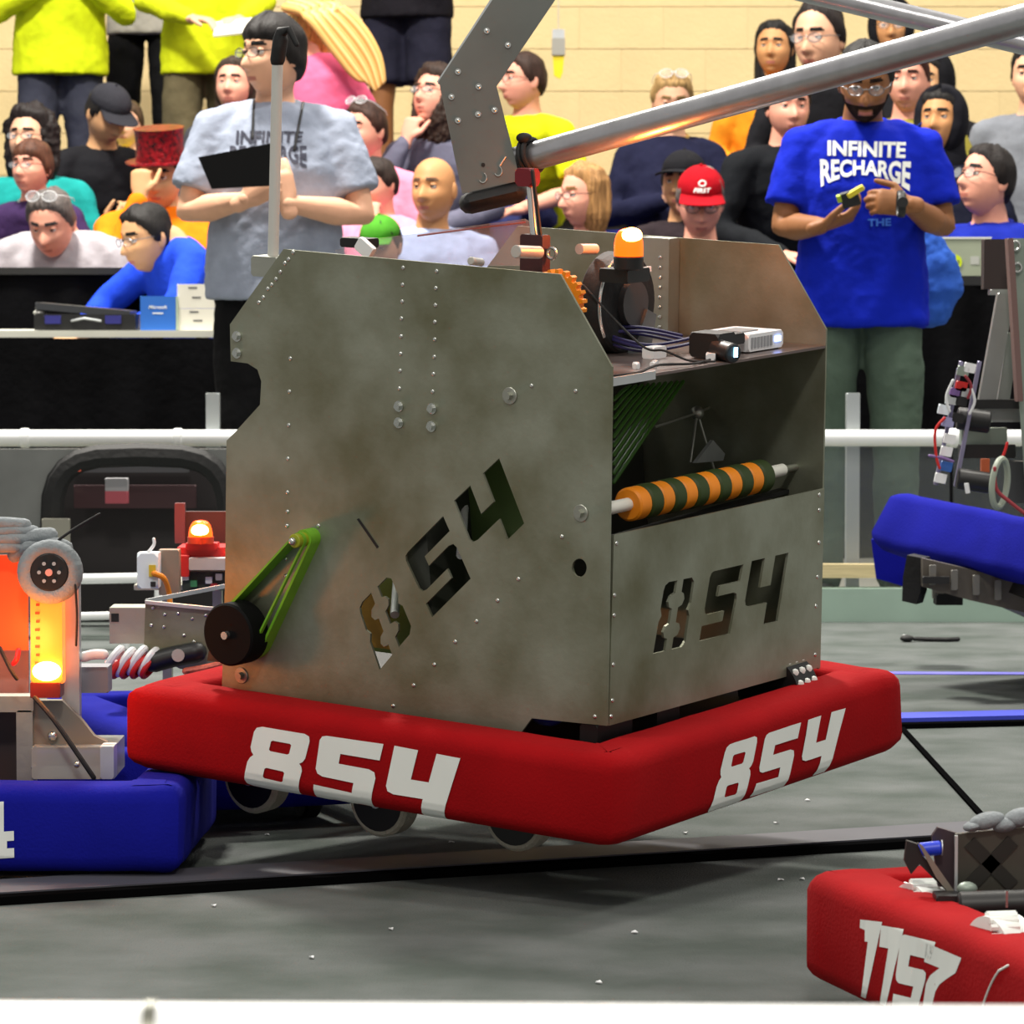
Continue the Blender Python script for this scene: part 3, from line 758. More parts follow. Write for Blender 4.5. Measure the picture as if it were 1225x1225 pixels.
part(MB().tube(smooth([(.36, .30, .74), (.36, .2, .66), (.35, .15, zs + .02), (.37, .12, zs + .006), (.39, .09, zs + .005)]), .0018, 6), 'cable', BLACKR, rb)
for p in ((.26, .14), (.275, .15), (.29, .13), (.31, .14)): part(MB().box((p[0], p[1], zs + .006), (.008, .008, .008), ch=.002), 'connector', WHITEP, rb)
part(MB().box((.40, .20, zs + .01), (.035, .02, .018), ch=.003), 'connector', WHITEP, rb)
part(MB().box((.43, .12, zs + .008), (.04, .014, .01), Matrix.Rotation(.5, 3, 'Z'), ch=.003), 'connector', WHITEP, rb)
# flywheel, hood, gear
c = L(738, 362, 'x', .44)
fw = part(MB().cyl(c + Vector((0, -.02, 0)), c + Vector((0, .02, 0)), .076, n=40, ch=.004), 'flywheel', BLACKR, rb, label='black shooter wheel')
part(MB().torus(c + Vector((0, -.021, 0)), (.078, 0, 0), (0, 0, .078), .0022, 40, 6, arc=(math.radians(80), math.radians(215))), 'rim_wire', STEEL, fw)
part(MB().cyl(c + Vector((0.006, -.03, 0.0)), c + Vector((0.006, -.019, 0.0)), .034, n=24), 'hub', mat('dark_grey_hub', srgb(58, 58, 60), .5), fw)
part(MB().box(c + Vector((.04, -.024, .048)), (.028, .003, .008)), 'white_tag', WHITEP, fw)
part(MB().prism([c + Vector((-.03, -.035, -.11)), c + Vector((.03, -.035, -.11)), c + Vector((.055, -.035, -.02)), c + Vector((.03, -.035, -.01))], (0, .01, 0)), 'shroud', mat('grey_shroud', srgb(90, 96, 98), .35, .3), rb)
gc = L(664, 362, 'x', T1 + .03)
m = MB(); N = 22
pl = []
for i in range(N):
    for da, r in ((0, .041), (.35, .041), (.5, .047), (.85, .047)):
        a = 2 * math.pi * (i + da) / N; pl.append(gc + Vector((0, r * math.cos(a), r * math.sin(a))))
m.prism(pl, (.012, 0, 0)); part(m, 'gear', ORANGE, rb, label='orange toothed gear', angle=.3)
# beacon
bc = L(752, 306, 'x', .36)
bk = part(MB().cyl(bc + Vector((0, 0, -.02)), bc, .022, n=24, ch=.002), 'beacon_base', BLACKP, rb)
R = []
for k in range(9):
    a = k / 8 * math.pi / 2 * .97; z = .012 + .028 * math.sin(a); r = .0215 * math.cos(a) ** .6 if k else .0215
    R.append([bc + Vector((r * math.cos(t), r * math.sin(t), z)) for t in [2 * math.pi * i / 24 for i in range(24)]])
R = [[Vector((v.x, v.y, bc.z)) for v in R[0]]] + R
bd = part(MB().loft(R), 'beacon_dome', AMBER, rb, label='glowing amber beacon dome')
part(MB().ball(bc + Vector((-.004, -.008, .030)), (.018, .014, .012)), 'beacon_lamp', AMBERHOT, bd)
l = bpy.data.lights.new('beacon_glow', 'POINT'); l.energy = 1.4; l.color = (1, .22, .03); l.shadow_soft_size = .02
lo = bpy.data.objects.new('beacon_glow', l); COL.objects.link(lo); lo.parent = rb; lo.location = bc + Vector((.0, -.0, .055))
part(MB().box(bc + Vector((.02, .02, -.03)), (.06, .05, .02), ch=.003), 'beacon_bracket', BLACKP, rb)

# ---- intake roller
a = L(731, 608, 'y', U0 + .05); b = L(960, 557, 'y', U0 + .05)
a = Vector((T1, U0 + .05, a.z)); b = Vector((T2 - .04, U0 + .05, a.z + .003))
rl = part(MB().cyl(a, b, .0095, n=20), 'roller_tube', mat('white_roller', srgb(226, 226, 216), .5), rb, label='white roller with orange and green discs')
x = L(751, 600, 'y', U0 + .05).x; xe = L(912, 575, 'y', U0 + .05).x; w = (xe - x) / 12
for i in range(12):
    x0 = x + i * w
    part(MB().cyl((x0, a.y, a.z), (x0 + w * .96, a.y, a.z + .0), .0255 if i % 2 else .0245, n=26, ch=.003), 'disc', DKGREEN if i % 2 else ORANGE, rl)
part(MB().cyl(b, b + Vector((.04, 0, 0)), .0055, n=12), 'roller_shaft', ALU, rb)

# ---- inside: hopper, belts, rods
HOP = mat('dark_hopper_sheet', srgb(62, 64, 58), .45, .4, var=.2)
DKIN = mat('black_sheet', srgb(24, 24, 24), .6, var=.2)
part(MB().prism([(T1 + .01, U0 + .30, .20), (T1 + .01, U0 + .34, .20), (T1 + .01, U0 + .38, zs - .02), (T1 + .01, U0 + .34, zs - .02)], (T2 - T1 - .02, 0, 0)), 'hopper_back', HOP, rb)
part(MB().box(((T1 + T2) / 2, .40, .155), (T2 - T1 - .02, .56, .006)), 'belly_pan', DKIN, rb)
part(MB().prism([(T1 + .12, .15, .18), (T1 + .12, .64, .18), (T1 + .12, .64, .5), (T1 + .12, .30, .5)], (.004, 0, 0)), 'hopper_side', mat('green_tinted_sheet', srgb(98, 120, 70), .4, .3, var=.2), rb)
for i in range(10):
    part(MB().tube([L(734, 478 + i * 11, 'y', U0 + .12), L(744 + i * 4, 468 + i * 4.5, 'y', U0 + .15), L(754 + i * 7, 462 - i * .6, 'y', U0 + .18)], .0032, 6), 'green_cord', mat('green_cord', srgb(60, 110, 30), .5), rb)
for i, (py, pz) in enumerate(((.30, .33), (.36, .36), (.43, .30), (.48, .26), (.40, .24))):
    part(MB().cyl((T1 + .03, py, pz), (T1 + .12, py + .06, pz + .06), .007, n=10), 'spacer', (ALU_L, WHITEP, ALU)[i % 3], rb)
part(MB().prism([(T1 + .08, .35, .22), (T1 + .08, .55, .38), (T1 + .08, .56, .365), (T1 + .08, .365, .2)], (.01, 0, 0)), 'brace', ALU_L, rb)
part(MB().prism([(T1 + .06, .50, .20), (T1 + .06, .62, .20), (T1 + .06, .62, .30), (T1 + .06, .52, .27)], (.004, 0, 0)), 'amber_sheet', mat('amber_sheet', srgb(150, 110, 40), .5, var=.3), rb)
# pulley cross seen in the opening
c = L(834, 494, 'y', U0 + .2)
for s, e in ((Vector((.0, 0, 0)), Vector((-.12, 0, -.01))), (Vector((0, 0, 0)), Vector((.14, .02, .01))), (Vector((0, 0, 0)), Vector((.02, -.02, -.09))), (Vector((0, 0, 0)), Vector((-.05, -.02, -.07)))):
    part(MB().cyl(c + s, c + e, .0022, n=8), 'linkage_rod', ALU, rb)
part(MB().ball(c, .011), 'linkage_hub', ALU, rb)
part(MB().prism([c + Vector((-.05, -.03, -.07)), c + Vector((.0, -.03, -.04)), c + Vector((.035, -.03, -.065)), c + Vector((.03, -.03, -.075))], (0, .006, 0)), 'bright_plate', ALU_L, rb)
part(MB().cyl(c + Vector((.16, 0, .04)), c + Vector((.2, -.04, -.12)), .012, n=14), 'cylinder', mat('grey_cylinder', srgb(92, 100, 104), .4, .4), rb)
part(MB().cyl(c + Vector((.2, -.04, -.12)), c + Vector((.22, -.06, -.16)), .004, n=8), 'piston', STEEL, rb)
part(MB().box((.47, U0 + .07, .40), (.50, .02, .006), Matrix.Rotation(-.03, 3, 'Y')), 'cross_bar', DKIN, rb)
part(MB().box((T1 + .02, U0 + .05, .43), (.01, .012, .02), ch=.002), 'clip', ALU_L, rb)

# ---- wheels under the frame
for k, (px, py) in enumerate(((308, 930), (460, 957), (622, 973))):
    c = L(px, py, 'x', T1 + .05)
    wh = part(MB().cyl(c + Vector((-.018, 0, 0)), c + Vector((.018, 0, 0)), .0535, n=36, ch=.004), 'wheel', TREAD, rb, label='grey-treaded wheel')
    part(MB().cyl(c + Vector((-.020, 0, 0)), c + Vector((-.012, 0, 0)), .044, n=30), 'rim', BLACKP, wh)
    part(MB().cyl(c + Vector((-.024, 0, 0)), c + Vector((-.016, 0, 0)), .009, n=10), 'hub_nut', ALU_L, wh)
    c2 = Vector((T2 - .05, c.y, c.z)); part(MB().cyl(c2 + Vector((-.018, 0, 0)), c2 + Vector((.018, 0, 0)), .0535, n=36, ch=.004), 'wheel', TREAD, rb)
c = Vector((T2 - .075, U0 - .0 + .03, .112))
wh = part(MB().cyl(c + Vector((-.03, 0, 0)), c + Vector((.03, 0, 0)), .054, n=36), 'wheel', BLACKP, rb, label='dark wheel with white tread studs behind the front bumper')
for i in range(36):
    a = 2 * math.pi * i / 36
    for s in (-.02, 0, .02): part(MB().ball(c + Vector((s, .054 * math.cos(a), .054 * math.sin(a))), .006, 6, 4), 'stud', WHITEF, wh) if (i % 2 == 0) else None
part(MB().box(((T1 + T2) / 2, .44, .075), (.5, .66, .05), ch=.004), 'chassis', DKIN, rb)
for x, w in ((.16, .09), (.30, .06)): part(MB().box((x, U0 + .03, .125), (w, .03, .04), ch=.004), 'gearbox', BLACKP, rb)
part(MB().ball((T1 + .05, .22, .135), (.018, .025, .012)), 'blue_light_cover', mat('violet_cover', srgb(44, 44, 140), .3), rb)

# ---- top: clear sheets, standoffs, bolts, antenna pole
za = L(440, 300, 'x', T1 + .16)
cs = [L(400, 300, 'x', T1 + .14), L(440, 287, 'x', T1 + .14), L(628, 262, 'x', T1 + .30), L(640, 270, 'x', T1 + .30), L(640, 318, 'x', T1 + .30), L(420, 318, 'x', T1 + .14)]
part(MB().prism(cs, (.004, .002, 0)), 'clear_sheet', clear('grey_clear_sheet', srgb(170, 172, 180), .3), rb)
part(MB().tube([L(500, 282, 'x', T1 + .2), L(560, 274, 'x', T1 + .25), L(628, 266, 'x', T1 + .30)], .0015, 6), 'red_wire', mat('maroon_wire', srgb(140, 40, 50), .5), rb)
p0, p1 = L(617, 301, 'x', T1 + .1), L(645, 302, 'x', T1 + .16)
part(MB().cyl(p0, p1, .0095, n=16, ch=.001), 'standoff', mat('pale_standoff', srgb(186, 184, 178), .4, .3), rb)
p0, p1 = L(563, 312, 'x', T1 + .04), L(576, 314, 'x', T1 + .07)
part(MB().cyl(p0, p1, .006, n=12, ch=.001), 'standoff', mat('pale_standoff', srgb(186, 184, 178), .4, .3), rb)
part(MB().box(L(640, 305, 'x', T1 + .2), (.02, .04, .06), ch=.003), 'latch_block', mat('maroon_black', srgb(60, 24, 28), .5), rb)
part(MB().torus(L(660, 303, 'x', T1 + .2), (0, .008, 0), (0, 0, .008), .0025), 'ring_bolt', STEEL, rb)
part(MB().cyl(L(693, 298, 'x', T1 + .26), L(712, 298, 'x', T1 + .3), .008, n=12), 'standoff', mat('pale_standoff', srgb(186, 184, 178), .4, .3), rb)
part(MB().box(L(430, 290, 'x', T1 + .1), (.03, .05, .014), ch=.003), 'black_clip', BLACKP, rb)
part(MB().box(L(437, 297, 'x', T1 + .05), (.01, .03, .02), Matrix.Rotation(.6, 3, 'X'), ch=.003), 'white_clip', WHITEP, rb)
pb, pt = L(326, 302, 'x', T1 + .03), L(332, 72, 'x', T1 + .03)
part(MB().box(pb + Vector((0, .0, -.02)), (.04, .05, .03), ch=.004), 'pole_bracket', ALU, rb)
part(MB().cyl(pb + Vector((0, 0, -.04)), pt, .0082, n=18), 'antenna_pole', mat('grey_white_pole', srgb(196, 196, 190), .5), rb, label='white upright pole')
pe = L(337, 38, 'x', T1 + .03)
part(MB().tube([pt, pt.lerp(pe, .75), pe, pe + Vector((-.0, -.014, .004)), pe + Vector((0, -.028, -.018))], [.011, .0115, .009, .005, .004], 12), 'pole_cap', BLACKR, rb, label='black cap')
# hook bar up to the beam
p0, p1 = L(640, 296, 'x', T1 + .2), at(633, 214, 5.5)
part(MB().cyl(p0, RI @ p1, .0055, n=12), 'hook_bar', STEEL, rb, label='steel hanging bar')
part(MB().tube([RI @ at(637, 205, 5.48), L(644, 262, 'x', T1 + .2), L(650, 312, 'x', T1 + .2)], [(.004, .003)] * 3, 8), 'strap', BLACKR, rb)
part(MB().box(RI @ at(631, 212, 5.5), (.022, .03, .026), ch=.006), 'hook_block', mat('dark_red_hook', srgb(110, 12, 26), .5), rb, label='dark red hook block')

# ================================================================== OVERHEAD BAR
pa, pb = at(613, 194, 5.6), at(1300, 2, 5.0)
gb = thing('hanging_bar', 'long silver tube with bent riveted end bracket that the robot hangs from', 'bar', pa)
TUBE = mat('worn_silver_tube', srgb(186, 186, 190), .30, .85, var=.10, vscale=20, bump=.05)
W(MB().cyl(pa, pb, .0212, n=36), 'bar_tube', TUBE, gb)
bd = 5.60
def bp(px, py, d=bd): return at(px, py, d)
plate = [(589, 0), (664, 0), (594, 103), (617, 193), (622, 216), (553, 232), (525, 97)]
dd = Vector((.03, .05, 0))
top = [(640, -90), (725, -90)]
W(MB().prism([bp(*p, bd - .035) for p in [top[0], top[1]] + plate[1:] + [plate[0]]], (0, .006, 0)), 'bracket_plate', mat('dark_grey_aluminium', srgb(112, 114, 110), .5, .7, var=.08), gb, angle=.3)
W(MB().prism([bp(*p, bd + .04) for p in [top[0], top[1]] + plate[1:] + [plate[0]]], (0, .006, 0)), 'bracket_plate', mat('dark_grey_aluminium', srgb(112, 114, 110), .5, .7), gb, angle=.3)
W(MB().prism([bp(641, -90, bd - .03), bp(586, 0, bd - .03), bp(523, 97, bd - .03), bp(527, 99, bd - .03), bp(590, 0, bd - .03), bp(645, -90, bd - .03)], (0, .07, 0)), 'bracket_flange', ALU_L, gb, angle=.3)
W(MB().tube([bp(562, 243, bd), bp(618, 230, bd)], [(.0165, .05)] * 2, 16, side=(0, 0, 1)), 'rubber_end', BLACKR, gb)
c3 = lambda x, y: (420 + x / 4.083, y / 4.083)
BR = MB().cyl((0, 0, 0), (0, 0, .0015), .0045, n=12).join(dome(.0032, .003)).mesh('rivet', STEEL)
for x, y in ((663, 150), (766, 220), (522, 350), (623, 423), (490, 473), (701, 537), (620, 558), (522, 588)):
    p = bp(*c3(x, y), bd - .036); o = put('rivet', BR, gb); o.matrix_local = inv(gb) @ Matrix.Translation(p) @ ROTY
for x, y, r in ((643, 868, 9), (718, 835, 10)):
    p = bp(*c3(x, y), bd - .037); rr = .0055
    W(MB().torus(p, (rr, 0, 0), (0, 0, rr * 1.3), .0012, 20, 6, arc=(-2.6, 1.2)), 'safety_ring', STEEL, gb)
W(MB().cyl(bp(*c3(725, 810), bd - .037), bp(*c3(755, 765), bd - .037), .0012, n=6), 'safety_pin', STEEL, gb)
W(MB().cyl(bp(*c3(645, 805), bd - .0345), bp(*c3(645, 805), bd - .0365), .003, n=12), 'pin_hole', BLACKR, gb)
s1 = at(633, 187, 5.575); ax = (pb - pa).normalized(); u = ax.orthogonal().normalized(); v = ax.cross(u)
st = thing('hook_strap', 'black strap looped round the silver tube above the robot', 'strap', s1)
W(MB().torus(s1, u * .0245, v * .0245, .0045, 24, 8), 'strap_loop', BLACKR, st)
W(MB().torus(s1 + ax * .008, u * .0245, v * .0245, .004, 24, 8), 'strap_loop', BLACKR, st)
W(MB().ball(at(627, 165, 5.56), (.012, .01, .008)), 'strap_knot', BLACKR, st)
pa2, pb2 = at(940, -16, 6.9), at(1300, 70, 6.6)
g2 = thing('upper_bar', 'second silver tube crossing behind the hanging bar at the top right', 'bar', pa2)
W(MB().cyl(pa2, pb2, .0205, n=32), 'bar_tube', mat('worn_silver_tube', srgb(186, 186, 190), .30), g2)
W(MB().cyl(pb2, pb2 + (pb2 - pa2).normalized() * .02, .023, n=24), 'end_ring', ALU, g2)
# ================================================================== OTHER ROBOTS
def frame(o, x, y):
    x = Vector(x).normalized(); y = Vector(y); y = (y - x * y.dot(x)).normalized(); z = x.cross(y)
    return Matrix(((x.x, y.x, z.x, o.x), (x.y, y.y, z.y, o.y), (x.z, y.z, z.z, o.z), (0, 0, 0, 1)))
def caster(M, bvh):
    I = M.inverted(); e = I @ EYE; R = I.to_3x3()
    return lambda px, py: (e, R @ ray(px, py))
def ray_digits(parent, M, bvh, quads, shapes, m, lab):
    cs = caster(M, bvh)
    for (out, holes), q, lb in zip(shapes, quads, lab):
        g = subdiv(flat(out, holes, 0.0), 5); qm = quadmap(q)
        d = drape(g, bvh, lambda v: cs(*qm(v.x, v.y))[0], lambda v: cs(*qm(v.x, v.y))[1], .0015)
        if d.f: part(d, 'digit', m, parent, label=lb)
def B(px0, py0, px1, py1, D, dep, ch=.003):   # box spanning a pixel rectangle at distance D
    a, b = at(px0, py1, D), at(px1, py0, D)
    return MB().box(((a.x + b.x) / 2, D + dep / 2, (a.z + b.z) / 2), (abs(b.x - a.x), dep, abs(b.z - a.z)), ch=ch)
def T(pts, r, n=8):                           # tube through pixel points (px,py,D)
    return MB().tube(smooth([at(*p) for p in pts], 5), r, n)

# ---------------------------------------------------------------- A: blue robot at the left edge
c = flo(218, 1046, .018)
dA = Vector((.995, -.03, 0)); nA = Vector((.03, .995, 0))
MA = frame(c - Vector((0, 0, .018)), dA, nA)
ra = thing('field_robot', 'robot with blue bumpers and glowing amber tube standing at the left edge', 'robot', MA)
mb = bumper_loop([(0, 0), (-.80, 0), (-.80, .52), (0, .52)], .018, .128, .085, 21, .005)
# corner settles lower and softer
bvh = bvh_of(mb); bu = part(mb, 'bumper', BLUEB, ra, label='blue fabric bumper ring')
four = ([(0, .27), (0, .45), (.45, 1), (.8, 1), (.8, .47), (1, .47), (1, .30), (.86, .30), (.86, .17), (1, .17), (1, 0), (.35, 0), (.35, .17), (.48, .17), (.48, .27)], [])
ray_digits(bu, MA, bvh, [[(-42, 962), (16, 958), (17, 1026), (-44, 1030)]], [four], WHITEF, ['white digit 4'])
for u in (-.13, -.36, -.6):
    for v in (.18, .40):
        w = part(MB().cyl((u, v, .05), (u, v + .03, .05), .05, n=30, ch=.004), 'wheel', BLACKR, ra)
        part(MB().cyl((u, v - .004, .05), (u, v, .05), .008, n=10), 'hub_nut', ALU_L, w)
part(MB().box((-.4, .26, .075), (.6, .32, .05), ch=.004), 'chassis', mat('dark_chassis', srgb(48, 46, 46), .5, .4), ra)
FROST = mat('frosted_grey', srgb(150, 156, 154), .3, alpha=.75)
W(B(-60, 833, 40, 852, 5.65, .05), 'frame_rail', ALU, ra)
W(B(20, 850, 39, 940, 5.65, .05), 'frame_post', ALU, ra)
W(B(-60, 850, 20, 940, 5.72, .02), 'dark_side', mat('brown_black', srgb(44, 30, 30), .6), ra)
W(B(38, 894, 136, 932, 5.62, .16), 'clear_box', FROST, ra)
W(B(120, 893, 136, 932, 5.60, .05), 'frame_post', ALU_L, ra)
mb = MB().prism([at(p[0], p[1], 5.66) for p in ((40, 838), (74, 838), (98, 862), (112, 880), (128, 888), (128, 897), (40, 897))], (0, .02, 0)); W(mb, 'gusset_plate', mat('tan_alu', srgb(140, 132, 120), .45, .5), ra)
W(MB().ball(at(63, 880, 5.655), .008), 'bolt', STEEL, ra)
W(MB().ball(at(41, 918, 5.63), .005), 'bolt', STEEL, ra); W(MB().ball(at(92, 915, 5.6), .005), 'bolt', STEEL, ra)
W(B(74, 688, 94, 872, 5.70, .03), 'upright_plate', ALU_L, ra)
W(B(90, 798, 129, 829, 5.74, .06), 'bearing_block', mat('lilac_grey', srgb(132, 132, 140), .5, .4), ra)
W(T([(100, 786, 5.72), (112, 783, 5.72), (124, 783, 5.72)], .008, 10), 'white_shaft', WHITEP, ra)
# amber tube lamp
la = W(B(37, 700, 74, 818, 5.62, .04, .006), 'amber_tube', mat('lit_amber_tube', srgb(255, 110, 20), .3, emit=1.0, ecol=(1, .17, .02)), ra, label='glowing amber tube')
W(MB().ball(at(56, 803, 5.605), (.022, .014, .015)), 'amber_lamp', AMBERHOT, la)
W(B(36, 817, 72, 835, 5.615, .05), 'lamp_socket', mat('dark_red_socket', srgb(90, 16, 10), .4), la)
for i in range(9): W(B(42 + (i % 2), 712 + i * 10, 47, 715 + i * 10, 5.615, .004, 0), 'tick_mark', mat('burnt_tick', srgb(150, 50, 10), .5), la)
l = bpy.data.lights.new('tube_glow', 'POINT'); l.energy = .7; l.color = (1, .25, .04); l.shadow_soft_size = .03
lo = bpy.data.objects.new('tube_glow', l); COL.objects.link(lo); lo.parent = ra; lo.location = MA.inverted() @ at(30, 770, 5.56)
W(B(-60, 664, 33, 778, 5.68, .006, .001), 'amber_lit_panel', mat('orange_lit_panel', srgb(255, 96, 40), .4), ra, label='orange-lit plastic panel')  # lamp light coming through the panel is put into its orange base colour
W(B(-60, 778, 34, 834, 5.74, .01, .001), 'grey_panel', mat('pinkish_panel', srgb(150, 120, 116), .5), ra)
W(T([(22, 778, 5.66), (20, 788, 5.65), (16, 794, 5.65)], .004), 'wire', REDP, ra)
FOAM = mat('grey_foam', srgb(132, 138, 142), .9, var=.12, bump=.4, bscale=90)
for i, (x0, y0, x1, y1, r) in enumerate(((-40, 632, 30, 628, .010), (-40, 642, 40, 636, .010), (-40, 652, 48, 645, .011), (-40, 660, 40, 655, .010), (20, 652, 60, 640, .012), (18, 664, 50, 650, .012), (40, 655, 78, 655, .012))):
    W(T([(x0, y0, 5.66), ((x0 + x1) / 2, (y0 + y1) / 2 - 4, 5.645), (x1, y1, 5.65)], r, 12), 'foam_roll', FOAM, ra)
cc = at(60, 684, 5.62)
W(MB().torus(cc, (.037, 0, 0), (0, 0, .036), .013, 28, 12), 'foam_ring', FOAM, ra)
hb = W(MB().cyl(cc + Vector((0, -.012, 0)), cc + Vector((0, .02, 0)), .031, n=24, ch=.004), 'ring_hub', BLACKP, ra)
for i in range(6):
    a = i * math.pi / 3; p = cc + Vector((.015 * math.cos(a), -.013, .015 * math.sin(a))); W(MB().cyl(p, p + Vector((0, -.002, 0)), .003, n=8), 'screw', ALU_L, hb)
W(MB().cyl(cc + Vector((0, -.012, 0)), cc + Vector((0, -.018, 0)), .0055, n=12), 'centre_bolt', mat('pinkish_bolt', srgb(220, 160, 150), .4), hb)
W(T([(70, 646, 5.64), (90, 632, 5.64), (119, 615, 5.64)], .0022), 'whip_wire', BLACKR, ra)
W(T([(90, 700, 5.6), (92, 735, 5.6), (91, 772, 5.6)], .0018), 'wire', BLACKR, ra)
W(T([(42, 835, 5.6), (65, 862, 5.58), (95, 905, 5.57), (112, 930, 5.57)], .004), 'black_cable', BLACKR, ra)
W(T([(0, 775, 5.62), (12, 800, 5.6), (20, 812, 5.6)], .003), 'black_cable', BLACKR, ra)

# ---------------------------------------------------------------- B: robot behind, with its own beacon
cB = flo(186, 976, .035); dB = Vector((-.36, .93, 0)); 
MBm = frame(cB - Vector((0, 0, .035)), Vector((.93, .36, 0)), dB)
rB = thing('field_robot', 'robot with lit amber beacon and white box behind the hanging robot at left', 'robot', MBm)
mb = bumper_loop([(0, 0), (0, .75), (.42, .75), (.42, 0)], .035, .125, .085, 33, .004)
part(mb, 'bumper', BLUEB, rB, label='blue fabric bumper ring')
part(MB().box((.21, .37, .07), (.22, .55, .05), ch=.004), 'chassis', mat('dark_chassis', srgb(48, 46, 46), .5), rB)
for u in (.12, .30):
    for v in (.14, .6): part(MB().cyl((u - .015, v, .05), (u + .015, v, .05), .05, n=24, ch=.004), 'wheel', BLACKR, rB)
D = 6.35
mb = MB().prism([at(p[0], p[1], D) for p in ((174, 718), (252, 726), (280, 728), (280, 800), (250, 806), (215, 800), (172, 778))], (0, .006, 0)); W(mb, 'intake_plate', PLATE, rB)
mb = MB().prism([at(174, 717, D), at(174, 722, D), at(300, 698, D + .3), at(300, 693, D + .3)], (0, .01, 0)); W(mb, 'intake_flange', ALU_L, rB)
mb = MB().prism([at(174, 718, D - .001), at(255, 726, D - .001), at(255, 730, D - .001), at(174, 722, D - .001)], (0, -.01, 0)); W(mb, 'intake_flange', ALU_L, rB)
W(B(131, 727, 175, 770, D + .03, .08), 'intake_channel', ALU, rB)
W(B(133, 734, 142, 744, D + .028, .004, 0), 'channel_opening', BLACKR, rB)
for x, y in ((183, 727), (197, 735), (213, 734), (196, 750), (181, 748), (230, 740), (246, 736), (246, 758), (220, 760), (232, 768)):
    o = put('rivet', RIV, rB); o.matrix_local = inv(rB) @ Matrix.Translation(at(x, y, D - .001)) @ ROTY
W(T([(184, 792, D - .03), (205, 786, D - .03), (235, 780, D - .03)], [.018] * 11, 10), 'chain_arm', BLACKP, rB)
W(MB().cyl(at(213, 784, D - .055), at(213, 784, D - .045), .011, n=14), 'arm_bolt', STEEL, rB)
W(MB().cyl(at(127, 800, D - .02), at(190, 793, D - .02), .014, n=14), 'roller_core', REDP, rB)
for i in range(4):
    p = at(136 + i * 14, 790 + (i % 2) * 2, D - .025); W(MB().torus(p, Vector((.004, .018, 0)), Vector((.012, 0, .02)), .0065, 18, 8), 'white_coil', WHITEP, rB)
for i in range(4):
    p = at(143 + i * 12, 798, D - .03); W(MB().torus(p, Vector((.006, .016, 0)), Vector((.010, 0, .016)), .005, 18, 8), 'red_coil', REDP, rB)
W(T([(222, 803, D - .05), (245, 799, D - .05), (262, 795, D - .05)], .006), 'wire_bundle', mat('mixed_wire', srgb(190, 90, 70), .5, var=.6, vscale=60), rB)
D = 6.75
W(B(212, 655, 300, 672, D + .05, .12), 'red_block', REDP, rB)
W(B(207, 665, 226, 690, D + .02, .06), 'red_block', REDP, rB)
W(B(209, 602, 221, 650, D + .2, .02), 'dull_red_panel', mat('dull_red', srgb(120, 56, 58), .5), rB)
W(B(221, 612, 300, 652, D + .22, .02), 'dull_red_panel', mat('dark_maroon', srgb(70, 30, 34), .5), rB)
W(B(226, 668, 300, 682, D, .04), 'cross_beam', ALU_L, rB)
W(B(218, 684, 290, 706, D + .04, .03), 'circuit_board', mat('board', srgb(50, 60, 50), .5, var=.7, vscale=50), rB)
for x, y, m in ((222, 690, WHITEP), (232, 698, mat('board_green', srgb(60, 140, 90), .5)), (250, 694, WHITEP), (256, 702, mat('board_red', srgb(190, 50, 50), .5)), (262, 690, ALU_L)):
    W(MB().box(at(x, y, D + .035), (.012, .012, .012), ch=.002), 'component', m, rB)
bx = W(B(164, 662, 189, 704, D - .12, .06, .008), 'white_box', mat('bluish_white', srgb(222, 232, 240), .4), rB, label='white electronics box')
W(B(178, 676, 186, 690, D - .125, .006, .001), 'port', mat('yellow_port', srgb(210, 180, 40), .5), bx)
W(B(180, 696, 186, 702, D - .125, .006, .001), 'port', BLACKP, bx)
W(T([(184, 686, D - .13), (196, 692, D - .12), (202, 708, D - .1), (203, 722, D - .1)], .005), 'orange_cable', ORANGE, rB)
W(B(190, 658, 214, 712, D - .06, .04), 'mount_plate', mat('tan_alu', srgb(140, 132, 120), .45), rB)
W(T([(176, 662, D - .1), (184, 652, D - .1), (184, 645, D - .1)], .003), 'white_tie', WHITEP, rB)
W(B(222, 650, 260, 658, D + .04, .05), 'beacon_mount', REDP, rB)
bc2 = at(240, 650, D + .02)
W(MB().cyl(bc2, bc2 + Vector((0, 0, .012)), .024, n=24), 'beacon_base', mat('orange_base', srgb(200, 60, 20), .4), rB)
R = []
for k in range(8):
    a = k / 7 * math.pi / 2 * .97; r = .022 * math.cos(a) ** .6 if k else .022
    R.append([bc2 + Vector((r * math.cos(t), r * math.sin(t), .012 + .03 * math.sin(a))) for t in [2 * math.pi * i / 24 for i in range(24)]])
bd2 = W(MB().loft(R), 'beacon_dome', AMBER, rB, label='glowing amber beacon dome')
W(MB().ball(bc2 + Vector((0, -.014, .024)), (.016, .011, .012)), 'beacon_lamp', AMBERHOT, bd2)
l = bpy.data.lights.new('beacon_glow', 'POINT'); l.energy = .5; l.color = (1, .22, .03); l.shadow_soft_size = .02
lo = bpy.data.objects.new('beacon_glow', l); COL.objects.link(lo); lo.parent = rB; lo.location = MBm.inverted() @ (bc2 + Vector((0, -.03, .06)))
W(B(160, 700, 300, 706, D + .1, .3), 'deck_plate', ALU, rB)
W(B(195, 706, 205, 900, D + .2, .03), 'frame_post', ALU, rB); W(B(255, 706, 265, 900, D + .2, .03), 'frame_post', ALU, rB)

